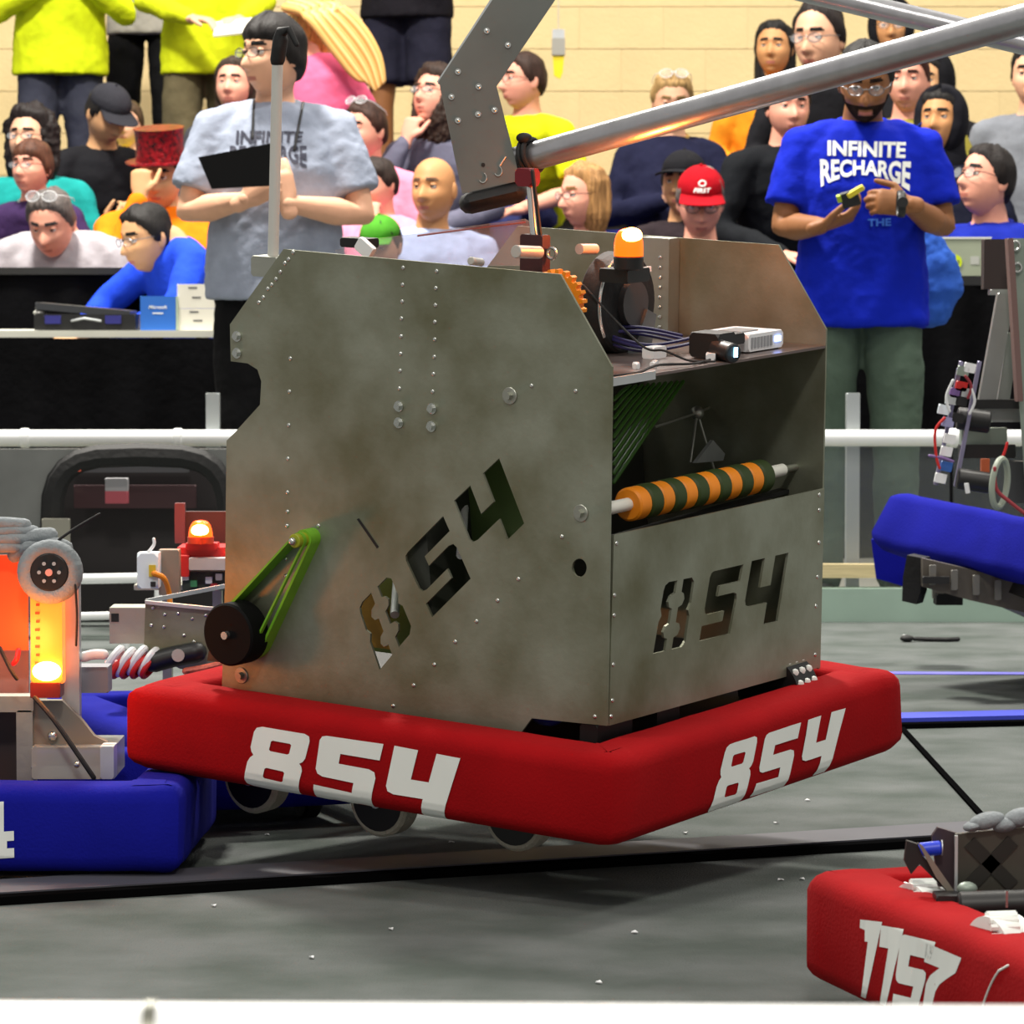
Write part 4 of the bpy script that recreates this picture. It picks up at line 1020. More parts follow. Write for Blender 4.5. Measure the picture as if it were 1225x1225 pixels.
# ---------------------------------------------------------------- C: lifted blue robot at the right edge
P0 = at(1037, 650, 8.4); dC = at(1225, 692, 7.85) - P0; bC = at(1072, 700, 9.15) - P0
MC = frame(P0, dC, bC)
rC = thing('lifted_robot', 'tilted robot with blue bumpers held off the floor at the right edge', 'robot', MC)
mb = bumper_loop([(0, 0), (0, .75), (.85, .75), (.85, 0)], 0, .135, .09, 45, .008)
part(mb, 'bumper', BLUEB, rC, label='blue fabric bumper ring')
part(MB().box((.42, .36, .03), (.62, .52, .10), ch=.005), 'chassis', mat('dark_chassis', srgb(48, 46, 46), .5), rC)
W(MB().prism([at(p[0], p[1], 8.1) for p in ((1085, 664), (1105, 668), (1101, 708), (1096, 723), (1079, 719), (1080, 690))], (.02, .05, 0)), 'wheel', BLACKR, rC)
W(MB().prism([at(p[0], p[1], 8.05) for p in ((1104, 668), (1240, 700), (1240, 736), (1160, 718), (1104, 702))], (0, .04, 0)), 'under_rail', mat('brown_grey_metal', srgb(96, 90, 82), .5, .4, var=.2), rC)
for i in range(4): W(B(1112 + i * 26, 676 + i * 6, 1120 + i * 26, 700 + i * 6, 8.03, .01), 'rail_bracket', mat('grey_bracket', srgb(120, 118, 112), .5, .4), rC)
W(B(1104, 690, 1136, 698, 8.02, .02), 'axle', BLACKP, rC)
W(B(1120, 711, 1152, 724, 8.2, .06), 'rubber_pad', BLACKR, rC)
W(B(1116, 690, 1130, 716, 8.22, .02), 'pad_bracket', mat('grey_bracket', srgb(120, 118, 112), .5), rC)
W(MB().prism([at(p[0], p[1], 8.75) for p in ((1042, 645), (1090, 652), (1092, 704), (1076, 700), (1048, 692))], (.02, .09, 0)), 'bumper_side', BLUEB, rC)
GREYM = mat('grey_lift_metal', srgb(150, 152, 150), .4, .6, var=.1)
def bar(p0, p1, D0, D1, w, dep, m, nm='lift_rail'):
    a, b = at(*p0, D0), at(*p1, D1); d = (b - a); Lr = d.length; z = d.normalized(); x = Vector((0, 1, 0)).cross(z).normalized(); y = z.cross(x)
    R = Matrix((x, y, z)).transposed()
    W(MB().box((a + b) / 2, (w, dep, Lr), R, ch=.003), nm, m, rC)
bar((1178, 492), (1203, 352), 7.9, 7.9, .036, .03, GREYM)
bar((1199, 482), (1212, 398), 7.95, 7.95, .026, .03, GREYM)
bar((1219, 480), (1207, 285), 7.8, 7.8, .012, .05, mat('reddish_edge', srgb(110, 84, 80), .5), 'upright_edge')
W(MB().prism([at(p[0], p[1], 7.82) for p in ((1212, 285), (1300, 285), (1300, 600), (1228, 600), (1216, 430))], (0, .008, 0)), 'upright_plate', mat('green_grey_plate', srgb(140, 152, 142), .5, .4, var=.08), rC)
for x, y in ((1215, 294), (1217, 320)): W(MB().torus(at(x, y, 7.81), (.009, 0, 0), (0, 0, .009), .003, 14, 6), 'bolt', STEEL, rC)
W(B(1177, 286, 1206, 346, 7.95, .05), 'battery_box', mat('brown_black', srgb(44, 30, 30), .6), rC)
W(B(1185, 346, 1212, 353, 7.93, .05), 'cross_plate', GREYM, rC)
W(B(1164, 478, 1240, 489, 7.86, .03), 'cross_rail', BLACKP, rC)
W(B(1186, 488, 1240, 505, 7.9, .03), 'cross_rail', GREYM, rC)
W(B(1150, 512, 1205, 545, 7.9, .04), 'bellypan', mat('green_grey_plate', srgb(140, 152, 142), .5), rC)
W(B(1148, 532, 1215, 548, 7.88, .03), 'cross_rail', BLACKP, rC)
W(MB().cyl(at(1145, 500, 7.84), at(1184, 505, 7.84), .024, n=20, ch=.003), 'motor', BLACKP, rC)
W(MB().cyl(at(1145, 572, 7.8), at(1185, 578, 7.8), .022, n=20, ch=.003), 'motor', BLACKP, rC)
# wiring tower
for p0, p1, w in (((1119, 580), (1150, 432), .008), ((1143, 582), (1172, 432), .008), ((1121, 580), (1146, 440), .004)): bar(p0, p1, 7.82, 7.82, w, .012, mat('violet_grey_metal', srgb(136, 132, 160), .4, .5), 'tower_rail')
for x, y, m in ((1136, 525, WHITEP), (1132, 540, WHITEP), (1125, 572, WHITEP), (1152, 444, mat('green_grey_plate', srgb(140, 152, 142), .5)), (1160, 440, WHITEP), (1150, 462, REDP), (1138, 478, ALU_L), (1129, 490, mat('bluish_white', srgb(222, 232, 240), .4)), (1132, 558, mat('blue_connector', srgb(50, 100, 180), .4)), (1146, 500, BLACKP), (1143, 470, mat('violet_conn', srgb(120, 90, 150), .5)), (1155, 470, ALU_L), (1134, 505, mat('lilac', srgb(150, 150, 190), .5)), (1150, 480, BLACKP)):
    W(MB().box(at(x, y, 7.8), (.024, .012, .02), Matrix.Rotation(.2, 3, 'Y'), ch=.003), 'component', m, rC)
for pts, m in ((((1130, 500), (1119, 515), (1120, 545), (1124, 560)), REDP), (((1162, 465), (1166, 480), (1160, 495)), WHITEP), (((1155, 450), (1162, 462), (1158, 476)), mat('maroon_wire', srgb(140, 40, 50), .5)), (((1112, 545), (1128, 548), (1140, 552)), mat('violet_conn', srgb(120, 90, 150), .5)), (((1205, 530), (1200, 545), (1192, 552)), REDP), (((1140, 455), (1132, 475), (1136, 492)), WHITEP)):
    W(T([(x, y, 7.78) for x, y in pts], .003), 'wire', m, rC)
W(MB().torus(at(1196, 578, 7.7), (.018, .02, 0), (.004, 0, .05), .007, 26, 8), 'fan_ring', mat('grey_green_ring', srgb(150, 160, 146), .5), rC)
W(T([(1190, 560, 7.68), (1192, 585, 7.68), (1210, 602, 7.68), (1240, 625, 7.68)], .004), 'wire', mat('maroon_wire', srgb(140, 40, 50), .5), rC)
W(B(1205, 552, 1300, 602, 7.85, .05), 'motor_housing', mat('charcoal_housing', srgb(50, 52, 54), .5), rC)
W(B(1174, 549, 1184, 580, 7.82, .02), 'orange_block', mat('rust_block', srgb(170, 80, 40), .5), rC)
W(MB().cyl(at(1156, 578, 7.74), at(1158, 590, 7.74), .005, n=8), 'white_pin', WHITEP, rC)

# ---------------------------------------------------------------- D: red robot 1157, nearest
cD = flo(958, 1170, .035); dD = Vector((.28, -.96, 0)); nD = Vector((.96, .28, 0))
MD = frame(cD - Vector((0, 0, .035)), nD, -dD)
rD = thing('field_robot', 'robot with red bumpers numbered 1157 at the lower right corner', 'robot', MD)
mb = bumper_loop([(0, 0), (0, -.80), (.72, -.80), (.72, 0)], .035, .135, .085, 57, .006)
bvh = bvh_of(mb); bu = part(mb, 'bumper', REDB, rD, label='red fabric bumper ring')
ray_digits(bu, MD, bvh, [[(1029, 1100), (1064, 1104), (1039, 1196), (1025, 1190)], [(1054, 1107), (1090, 1113), (1064, 1205), (1046, 1198)], [(1078, 1117), (1119, 1127), (1095, 1216), (1066, 1209)], [(1108, 1128), (1150, 1146), (1118, 1228), (1098, 1222)]],
           [DIG['1'], DIG['1'], DIG['5'], DIG['7']], WHITEF, ['white digit 1', 'white digit 1', 'white digit 5', 'white digit 7'])
cs = caster(MD, bvh); pts = []
for i in range(12):
    t = i / 11; px = 1206 - 36 * t ** .5 * (1 - .0 * t); py = 1155 + 68 * t
    e, d = cs(px, py); h = bvh.ray_cast(e, d.normalized())
    if h[0]: pts.append(h[0] - d.normalized() * .001)
if len(pts) > 3: part(MB().tube(pts, .0013, 6), 'white_seam', WHITEF, bu)
part(MB().box((.36, -.4, .075), (.5, .58, .05), ch=.004), 'chassis', mat('dark_chassis', srgb(48, 46, 46), .5), rD)
for u in (.13, .58):
    for v in (-.14, -.42, -.66): part(MB().cyl((u - .015, v, .05), (u + .015, v, .05), .05, n=24, ch=.004), 'wheel', BLACKR, rD)
for px, py, D in ((1100, 1096, 4.33), (1192, 1138, 4.05)):
    c = at(px, py, D); wh = W(MB().cyl(c + Vector((-.012, -.01, 0)), c + Vector((.022, .01, 0)), .040, n=30), 'mecanum_wheel', WHITEF, rD)
    for i in range(22):
        a = 2 * math.pi * i / 22; o = Vector((.006 + .0, .040 * math.cos(a), .040 * math.sin(a)))
        W(MB().cyl(c + o + Vector((-.016, 0, 0)), c + o + Vector((.016, .006, 0)), .004, n=6), 'tread_roller', WHITEF, wh)
DK = mat('dark_gunmetal', srgb(84, 82, 74), .45, .6, var=.2)
W(MB().prism([at(p[0], p[1], 4.3) for p in ((1143, 998), (1225, 990), (1260, 990), (1260, 1064), (1145, 1066))], (0, .01, 0)), 'tower_plate', DK, rD)
W(MB().prism([at(p[0], p[1], 4.31) for p in ((1115, 1000), (1122, 990), (1146, 997), (1146, 1066), (1122, 1060))], (0, .01, 0)), 'tower_side', mat('plum_metal', srgb(66, 54, 60), .5, .4), rD)
for p0, p1 in (((1160, 1008), (1212, 1060)), ((1212, 1006), (1160, 1060))):
    a, b = at(*p0, 4.297), at(*p1, 4.297); d = (b - a).normalized(); x = Vector((0, 1, 0)).cross(d); W(MB().prism([a + x * .008, b + x * .008, b - x * .008, a - x * .008], (0, .003, 0)), 'cross_brace', mat('darker_gunmetal', srgb(52, 50, 46), .5, .5), rD)
W(B(1142, 1000, 1146, 1066, 4.292, .006, 0), 'plate_edge', ALU_L, rD)
W(MB().cyl(at(1099, 1017, 4.3), at(1126, 1014, 4.3), .0085, n=16, ch=.002), 'blue_roller', BLUEP, rD)
W(MB().cyl(at(1126, 1014, 4.3), at(1127, 1014, 4.3), .0092, n=16), 'roller_ring', ALU_L, rD)
W(MB().prism([at(p[0], p[1], 4.28) for p in ((1085, 1006), (1098, 1010), (1104, 1024), (1146, 1070), (1142, 1076), (1100, 1034), (1090, 1046), (1082, 1030))], (0, .012, 0)), 'arm', BLACKP, rD)
W(MB().prism([at(p[0], p[1], 4.27) for p in ((1098, 1008), (1104, 1012), (1150, 1078), (1146, 1082), (1120, 1050))], (0, .006, 0)), 'arm_plate', mat('tan_alu', srgb(140, 132, 120), .45), rD)
W(MB().cyl(at(1146, 1084, 4.22), at(1260, 1080, 4.22), .0165, n=20, ch=.003), 'motor', BLACKP, rD)
W(B(1120, 1072, 1150, 1092, 4.23, .04), 'gearbox', BLACKP, rD)
W(B(1203, 1066, 1206, 1086, 4.2, .004, 0), 'silver_band', STEEL, rD)
W(MB().ball(at(1157, 1063, 4.25), (.012, .01, .008)), 'grey_cap', mat('green_grey_plate', srgb(140, 152, 142), .5), rD)
W(B(1150, 1098, 1260, 1112, 4.3, .1), 'deck', mat('olive_deck', srgb(110, 108, 70), .5), rD)
W(B(1045, 1062, 1090, 1072, 4.4, .05), 'wire_tray', mat('tray', srgb(90, 96, 74), .5, var=.5, vscale=60), rD)
for p in ((1055, 1064), (1070, 1068), (1083, 1062)): W(MB().ball(at(*p, 4.38), (.006, .006, .007)), 'connector', WHITEP, rD)
for i, (px, py, rx, rz) in enumerate(((1180, 982, .022, .010), (1203, 986, .016, .009), (1220, 978, .02, .011), (1164, 988, .012, .006))):
    W(MB().ball(at(px, py, 4.3), (rx, .016, rz), rot=Matrix.Rotation(-.25, 3, 'Y')), 'foam_pad', FOAM, rD)
# ================================================================== PEOPLE
SKINS = {'fair': srgb(226, 172, 140), 'pink': srgb(228, 160, 136), 'tan': srgb(196, 140, 92), 'brown': srgb(140, 92, 56), 'olive': srgb(206, 156, 112)}
def skin(k): return mat('skin_' + k, SKINS[k], 0.55, var=.05, vscale=18, spec=.35)
LIP = mat('lips', srgb(190, 116, 100), .5); EYEW = mat('eye_white', srgb(226, 222, 216), .3); IRIS = mat('iris', srgb(38, 26, 20), .25)
def hairmat(r, g, b): return mat('hair_%d_%d_%d' % (r, g, b), srgb(max(24, int(r * .85)), max(21, int(g * .85)), max(20, int(b * .85))), .6, var=.4, vscale=26, stretch=(4, 4, .5), bump=.3, bscale=40, spec=.25)
def sm(a, b, x):
    t = min(1, max(0, (x - a) / (b - a))); return t * t * (3 - 2 * t)
G = lambda v, s: math.exp(-(v / s) ** 2)
def headshape(d):                      # unit direction -> point on the head (face to -Y, z up, origin mid-head)
    x, y, z = d.x * .077, d.y * .098, d.z * .120
    hr = math.hypot(d.x, d.y)
    if hr > 1e-4:
        k = min(1.22, (1 - abs(d.z) ** (2.7 if d.z > 0 else 2.3)) ** .5 / hr); x *= k; y *= k
    t = max(0, -d.z)
    x *= 1 - .30 * t ** 1.5
    if d.y > 0: y *= 1 - .42 * t ** 1.4
    else: y *= 1 - .02 * t
    if d.z < 0 and d.y < 0: y -= .012 * t * (1 - t) * 2
    fr = sm(.15, .6, -d.y)
    if fr > 0:
        y *= 1 - .06 * fr * (1 - abs(d.z))
        nz = sm(.028, -.030, z) * sm(-.047, -.034, z)
        y -= fr * .027 * nz * G(x, .0135 * (0.65 + .6 * nz))
        for s in (-1, 1):
            y += fr * .010 * G(x - s * .031, .017) * G(z - .012, .013)
            y -= fr * .004 * G(x - s * .045, .02) * G(z + .022, .02)
        y -= fr * .005 * G(z - .034, .012) * G(x, .06)
        y -= fr * .0055 * G(x, .022) * (G(z + .061, .0055) + G(z + .0735, .006))
        y += fr * .002 * G(x, .024) * G(z + .067, .003)
        y += fr * .004 * G(x, .03) * G(z + .086, .008)
        y -= fr * .007 * G(x, .024) * G(z + .104, .013)
    return Vector((x, y, z))
def sphere_dirs(nu, nv):
    out = []
    for j in range(1, nv):
        t = math.pi * j / nv
        for i in range(nu):
            u = i / nu; p = 2 * math.pi * (u + .10 * math.sin(2 * math.pi * u) / 1.0) # denser at the face (u=0.5 -> -Y)
            p = p + math.pi / 2
            out.append(Vector((math.sin(t) * math.cos(p), math.sin(t) * math.sin(p), math.cos(t))))
    out.append(Vector((0, 0, 1))); out.append(Vector((0, 0, -1)))
    return out
def sphere_faces(nu, nv):
    fs = []; top = nu * (nv - 1)
    for j in range(nv - 2):
        for i in range(nu):
            k = (i + 1) % nu; fs.append((j * nu + i, (j + 1) * nu + i, (j + 1) * nu + k, j * nu + k))
    for i in range(nu):
        k = (i + 1) % nu; fs.append((top, i, k)); fs.append((top + 1, (nv - 2) * nu + k, (nv - 2) * nu + i))
    return fs
NU, NV = 64, 52
HD = sphere_dirs(NU, NV); HF = sphere_faces(NU, NV); HP = [headshape(d) for d in HD]
hd2 = sphere_dirs(40, 30); hf2 = sphere_faces(40, 30); hp2 = [headshape(d) for d in hd2]
def head_mb(beard=0, closed=False):
    mb = MB(); mb.add(HP, HF)
    for k, f in enumerate(mb.f):
        c = sum((mb.v[i] for i in f), Vector()) / len(f)
        if c.y < -.055:
            if abs(c.x) < .022 - abs(c.z + .067) * .5 and -.076 < c.z < -.059: mb.m[k] = 1
            elif .0315 < c.z + .12 * (abs(c.x) - .03) ** 2 * 10 < .0395 and .012 < abs(c.x) < .050: mb.m[k] = 4
            elif beard and (c.z < -.044 and not (abs(c.x) < .022 and -.079 < c.z < -.054)): mb.m[k] = 4
        elif beard and c.z < -.02 and c.y < -.0: mb.m[k] = 4
    for s in (-1, 1):                                   # eyes, ears
        e = MB().ball((s * .031, -.0735, .012), .0125, 14, 10)
        for k, f in enumerate(e.f):
            c = sum((e.v[i] for i in f), Vector()) / len(f)
            e.m[k] = 3 if (c.y < -.0835) and math.hypot(c.x - s * .031, c.z - .011) < .0078 else 2
        mb.join(e)
        lid = MB().ball((s * .031, -.0735, .0145), (.0145, .0135, .0125 if not closed else .0128), 14, 8); lid.v = [Vector((v.x, v.y if v.z > (.0135 if not closed else .006) else v.y + .02, v.z)) for v in lid.v]; mb.join(lid, 0)
        ear = MB().ball((s * .0755, .012, -.002), (.009, .019, .032), 12, 10, rot=Matrix.Rotation(s * -.25, 3, 'Z')); mb.join(ear, 0)
    return mb
def zline(phi, st):                    # hairline height by angle from the face
    a = [0, 35, 58, 72, 88, 105, 130, 180]
    z = {'short': [.078, .074, .052, .018, -.012, -.030, -.055, -.062], 'reced': [.098, .088, .062, .020, -.012, -.030, -.055, -.062], 'long': [.084, .080, .064, .022, -.055, -.10, -.11, -.11],
         'bangs': [.046, .046, .040, .005, -.022, -.045, -.07, -.075], 'grey': [.084, .080, .055, .015, -.015, -.035, -.06, -.065]}[st]
    return float(np.interp(phi, a, z))
def hair_mb(st, vol=.014, seed=0., rough=.009):
    mb = MB(); vs = []
    for d, p in zip(hd2, hp2):
        phi = math.degrees(math.atan2(abs(d.x), -d.y)); zl = zline(phi, st) + .007 * noise.noise(Vector((d.x * 9 + seed, d.y * 9, d.z * 9)))
        k = sm(zl - .006, zl + .014, p.z)
        az = math.atan2(d.x, d.y); n = noise.noise(Vector((p.x * 30 + seed, p.y * 30, p.z * 18))) + .8 * noise.noise(Vector((az * 7, seed, p.z * 14)))
        amt = (-.006 + k * (.006 + vol * (.75 + .35 * max(0, d.z)) + rough * n)) if k > 0 else -.006
        vs.append(p + d * amt)
    mb.add(vs, hf2); return mb
def curtain(Lz, w=.088, back=.05, seed=0., flip=0, th=.06):   # hair that falls behind and beside the head
    pts = []; rad = []
    for i in range(9):
        t = i / 8; pts.append(Vector((flip * t * .05, back - .016 + .012 * t, .06 - (Lz + .06) * t))); rad.append((w * (1 - .25 * max(0, t - .7) / .3), th * (1 - .5 * max(0, t - .6) / .4)))
    mb = MB().tube(pts, rad, 22, side=(1, 0, 0)); mb = remesh(mb, .006, 5)
    for i, v in enumerate(mb.v):
        az = math.atan2(v.x, v.y - back); r = Vector((v.x, v.y - back, 0)); mb.v[i] = v + r.normalized() * .009 * noise.noise(Vector((az * 6, seed, v.z * 7)))
    return mb
def glasses_mb(safety=False, up=0.0, thin=.0016):
    mb = MB(); w = .027 if safety else .023; h = .019 if safety else .015
    for s in (-1, 1):
        c = Vector((s * .032, -.104, .008 + up)); mb.torus(c, (w, .004 * 1, 0) if s > 0 else (w, -.004, 0), (0, 0, h), thin, 20, 6)
        mb.tube([(s * .056, -.100, .012 + up), (s * .074, -.07, .014 + up), (s * .083, .0, .012 + up), (s * .08, .02, .004 + up)], thin, 6)
        mb.add([c + Vector((w * .93 * math.cos(a), 0.0, h * .93 * math.sin(a))) for a in [2 * math.pi * i / 16 for i in range(16)]], [tuple(range(16))], 1)
    mb.tube([(-.011, -.106, .012 + up), (0, -.108, .014 + up), (.011, -.106, .012 + up)], .002, 6)
    return mb
LENS = mat('clear_lens', srgb(225, 230, 235), .05, alpha=.22)
def cap_mb(brim=True):
    mb = MB(); vs = []
    for d, p in zip(hd2, hp2):
        k = sm(.040, .052, p.z); vs.append(p + d * (-.006 + k * .020 + (.006 * d.z if d.z > .5 else 0)))
    mb.add(vs, hf2)
    return mb
def brim_mb(th=.004):
    R = []
    for i in range(15):
        a = math.radians(-72 + 144 * i / 14); r0 = .088; ca, sa = math.cos(a), math.sin(a)
        o = Vector((sa * .074, -ca * .094, .048)); e = Vector((sa * .086, -.075 - ca * .098, .036 - .012 * (1 - ca)))
        e.y = min(e.y, o.y - .004)
        R.append([o, e, e + Vector((0, 0, th)), o + Vector((0, 0, th + .004))])
    return MB().loft(R)

def hand_mb(w, d, n, s, curl=.5, k=1.0, spread=.0, thumb=.6, res=.006):   # wrist, direction, palm normal (fingers curl that way), thumb side
    w, d = Vector(w), Vector(d).normalized(); n = Vector(n); n = (n - d * n.dot(d)).normalized(); sd = d.cross(n).normalized()
    if sd.dot(Vector(s)) < 0: sd = -sd
    mb = MB()
    mb.tube([w - d * .03 * k, w, w + d * .03 * k, w + d * .085 * k], [(.026 * k, .020 * k), (.028 * k, .019 * k), (.038 * k, .017 * k), (.040 * k, .014 * k)], 14, side=sd)
    for i, (off, ln) in enumerate(((.030, .072), (.0105, .082), (-.0095, .076), (-.029, .060))):
        p = w + d * (.082 - .004 * abs(i - 1)) * k + sd * off * k; a = 0; pts = [p - d * .02 * k, p]; q = p
        for j, fr in enumerate((.45, .32, .23)):
            a += curl * (.75, 1.05, .8)[j]
            dirv = (d * math.cos(a) + n * math.sin(a) + sd * (spread * off * 8)).normalized(); q = q + dirv * ln * fr * k; pts.append(q)
        mb.tube(pts, [.0095 * k, .0095 * k, .0088 * k, .0082 * k, .007 * k], 10)
    p = w + d * .022 * k + sd * .026 * k
    t1 = (d * .6 + sd * .75 + n * .25 * thumb).normalized(); t2 = (d * .85 + sd * .2 + n * .5 * thumb).normalized()
    mb.tube([p, p + t1 * .036 * k, p + t1 * .036 * k + t2 * .032 * k, p + t1 * .036 * k + t2 * .056 * k], [.014 * k, .0115 * k, .0105 * k, .0085 * k], 10)
    return remesh(mb, res, 2)

ARM = {  # elbow, wrist (standing metres, x towards the arm's own side), hand dir, palm normal, thumb side, curl
 'down': ((.265, .02, 1.14), (.275, -.06, .90), (0, -.15, -1), (-1, 0, 0), (0, -1, 0), .35),
 'lap': ((.255, -.02, 1.15), (.10, -.30, 1.06), (-.6, -.6, -.1), (0, 0, -1), (0, -1, 0), .4),
 'chin': ((.21, -.24, 1.14), (.06, -.17, 1.43), (-.2, .25, 1), (-.2, 1, 0), (-1, 0, .2), 1.1),
 'fist': ((.15, -.24, 1.24), (.05, -.22, 1.50), (0, .1, 1), (-.2, 1, 0), (-1, 0, 0), 1.5),
 'phone': ((.25, -.06, 1.14), (.06, -.30, 1.20), (-.5, -.5, .45), (-.5, .2, .8), (0, 0, 1), .9),
 'chest': ((.27, -.10, 1.14), (.05, -.20, 1.30), (-1, -.1, .35), (0, 1, 0), (0, 0, 1), .5),
 'knee': ((.25, -.14, 1.16), (.15, -.42, 1.06), (0, -1, -.25), (0, 0, -1), (-1, 0, 0), .5),
}
PEOPLE = {}
SEATS = [(y, z) for y, z in ROWS] + [(12.75, .43)]
STANDS = [z - .2 for y, z in ROWS] + [0.0]
def person(label, head, D, yaw=0, hyaw=None, hpit=0, hrol=0, H=1.0, pose='sit', skn='fair', shirt=(120, 120, 120), sleeve='long', pants=(40, 42, 50), hair=('short', (40, 28, 22)),
           arms=('lap', 'lap'), glasses=None, goggles_up=False, lean=0, bulk=1.0, wid=1.0, hat=None, beard=0, hood=None, vox=.015, headoff=(0, 0, 0), hem=.86, seat=None, collar=None, extra=None, hands=True, shoes=True, hs=1.0, shorts=False, fw=1.0):
    hyaw = yaw if hyaw is None else hyaw
    sit = pose == 'sit'; zo = -.85 if sit else 0.0
    ln = math.radians(lean); piv = Vector((0, 0, .95))
    def up(p):                                           # lean the upper body about the pelvis
        p = Vector(p) - piv; c, s = math.cos(ln), math.sin(ln)
        return Vector((p.x, p.y * c - p.z * s, p.y * s + p.z * c)) + piv + Vector((0, 0, zo))
    hc = up((headoff[0], -.03 + headoff[1], 1.602 + headoff[2])) * H
    hw = at(head[0], head[1], D)
    Rz = Matrix.Rotation(math.radians(yaw), 3, 'Z')
    org = hw - Rz @ hc
    M = Matrix.Translation(org) @ Matrix.Rotation(math.radians(yaw), 4, 'Z')
    t = thing('person', label, 'person', M)
    HR = Matrix.Rotation(math.radians(hyaw - yaw), 3, 'Z') @ Matrix.Rotation(math.radians(hpit), 3, 'X') @ Matrix.Rotation(math.radians(hrol), 3, 'Y')
    HM = Matrix.Translation(hc) @ (HR * (H * .97 * hs)).to_4x4() @ Matrix.Diagonal((fw, 1, 1, 1))
    def S(p): return Vector(p) * H
    b = bulk
    if sit: ry, rz = min(SEATS, key=lambda r: abs(r[0] - org.y) * 1.0 + abs(r[1] - org.z))
    else: ry, rz = org.y, min(STANDS, key=lambda q: abs(q - org.z))
    low = Rz.inverted() @ Vector((0, max(-.35, min(.35, ry - org.y)), max(-.25, min(.25, rz - org.z)))) / H
    if D < 12 : low = Vector((0, 0, 0 - org.z / H))
    spine = [up(p) for p in ((0, .01, .90), (0, .0, 1.0), (0, -.01, 1.12), (0, -.01, 1.25), (0, 0, 1.36), (0, .005, 1.425), (0, .01, 1.462))]
    spine = [p + low * w_ for p, w_ in zip(spine, (1, .85, .6, .3, .1, 0, 0))]
    srad = [(.165 * b, .115 * b), (.165 * b, .115 * b), (.155 * b, .11 * b), (.17 * b, .115 * b), (.165 * wid, .105), (.115 * wid, .085), (.07, .066)]
    sh = {s: up((s * .168 * wid, .0, 1.385)) for s in (-1, 1)}
    hip = {s: Vector((s * .09, 0, .92 + zo)) + low for s in (-1, 1)}
    if sit: kn = {s: Vector((s * .13, -.44, .96 + zo)) + low for s in (-1, 1)}; an = {s: Vector((s * .13, -.38, .58 + zo)) + low for s in (-1, 1)}
    else: kn = {s: Vector((s * .105, -.02, .50)) + low for s in (-1, 1)}; an = {s: Vector((s * .11, .02, .085)) + low for s in (-1, 1)}
    # --- body
    body = MB()
    body.tube([S(p) for p in spine[1:]], [(a * H * .9, c * H * .9) for a, c in srad[1:]], 18, side=(1, 0, 0))
    nk = [S(up((0, .012, 1.44))), S(up((headoff[0] * .5, -.002 + headoff[1] * .5, 1.51))), hc + HR @ Vector((0, .018, -.055)) * H, hc + HR @ Vector((0, .01, -.01)) * H]
    body.tube(nk, [.066 * H, .056 * H, .054 * H, .05 * H], 16)
    el, wr = {}, {}
    for s, a in zip((-1, 1), arms):
        A = ARM[a] if isinstance(a, str) else a
        flipx = (lambda v: Vector((s * v[0], v[1], v[2]))) if isinstance(a, str) else (lambda v: Vector(v))
        el[s], wr[s] = up(flipx(A[0])), up(flipx(A[1]))
        body.tube([S(sh[s]), S(sh[s].lerp(el[s], .5)), S(el[s]), S(el[s].lerp(wr[s], .35)), S(wr[s])], [.050 * H * b ** .5, .046 * H * b ** .5, .040 * H * b ** .5, .040 * H * b ** .5, .026 * H], 14)
    for s in (-1, 1):
        body.tube([S(hip[s]), S(hip[s].lerp(kn[s], .5)), S(kn[s]), S(kn[s].lerp(an[s], .35)), S(an[s])], [.080 * H, .070 * H, .052 * H, .050 * H, .034 * H], 14)
    body = remesh(body, vox, 3)
    if hands:
        for s, a in zip((-1, 1), arms):
            A = ARM[a] if isinstance(a, str) else a
            fx = (lambda v: Vector((s * v[0], v[1], v[2]))) if isinstance(a, str) else (lambda v: Vector(v))
            body.join(hand_mb(S(wr[s]), fx(A[2]), fx(A[3]), fx(A[4]), A[5], H, res=.0045 if vox < .012 else .006))
    hm = head_mb(beard, closed=hpit < -18).xf(HM); body.join(hm)
    hcol = hair[1] if hair else (150, 112, 84)
    part(body, 'body', [skin(skn), LIP, EYEW, IRIS, mat('dark_beard', srgb(48, 38, 34), .95, spec=0.0, var=.3, vscale=60) if beard else hairmat(*[max(0, int(c * .8)) for c in hcol])], t, angle=9)
    # --- shirt
    e = .014
    if shirt:
        shm = MB(); k = [0] if False else None
        lo = (up((0, .0, hem)) if not sit else up((0, 0, .93))) + low
        sp = [lo] + spine[1:]
        sr = [(srad[0][0] * 1.02, srad[0][1] * 1.04)] + srad[1:]
        shm.tube([S(p) for p in sp], [((a + e) * H, (c + e) * H) for a, c in sr[:-1]] + [(sr[-1][0] * H, sr[-1][1] * H)], 22, side=(1, 0, 0), round_=False)
        for s in (-1, 1): shm.tube([S(up((s * .03, .008, 1.43))), S(up((s * .10 * wid, .004, 1.415))), S(sh[s])], [.045 * H, .055 * H, .062 * H], 14)
        for s in (-1, 1):
            if sleeve == 'short':
                q = sh[s].lerp(el[s], .74); shm.tube([S(sh[s] - Vector((s * .05, 0, -.012))), S(sh[s]), S(sh[s].lerp(el[s], .35)), S(q)], [.050 * H, .062 * H, .066 * H * b ** .5, .070 * H * b ** .5], 16, round_=False); shm.ball(S(sh[s]), .064 * H)
            else:
                shm.tube([S(sh[s] - Vector((s * .04, 0, -.01))), S(sh[s]), S(sh[s].lerp(el[s], .5)), S(el[s]), S(el[s].lerp(wr[s], .5)), S(el[s].lerp(wr[s], .93))], [.052 * H, .062 * H, .062 * H, .056 * H, .050 * H, .038 * H], 16)
        shm = wrinkle(remesh(shm, vox * .9, 4), .0085, 11, D * 3 + head[0])
        PEOPLE[label] = (t, M, shm, HM)
        sho = part(shm, 'shirt', cloth(*shirt), t, angle=9)
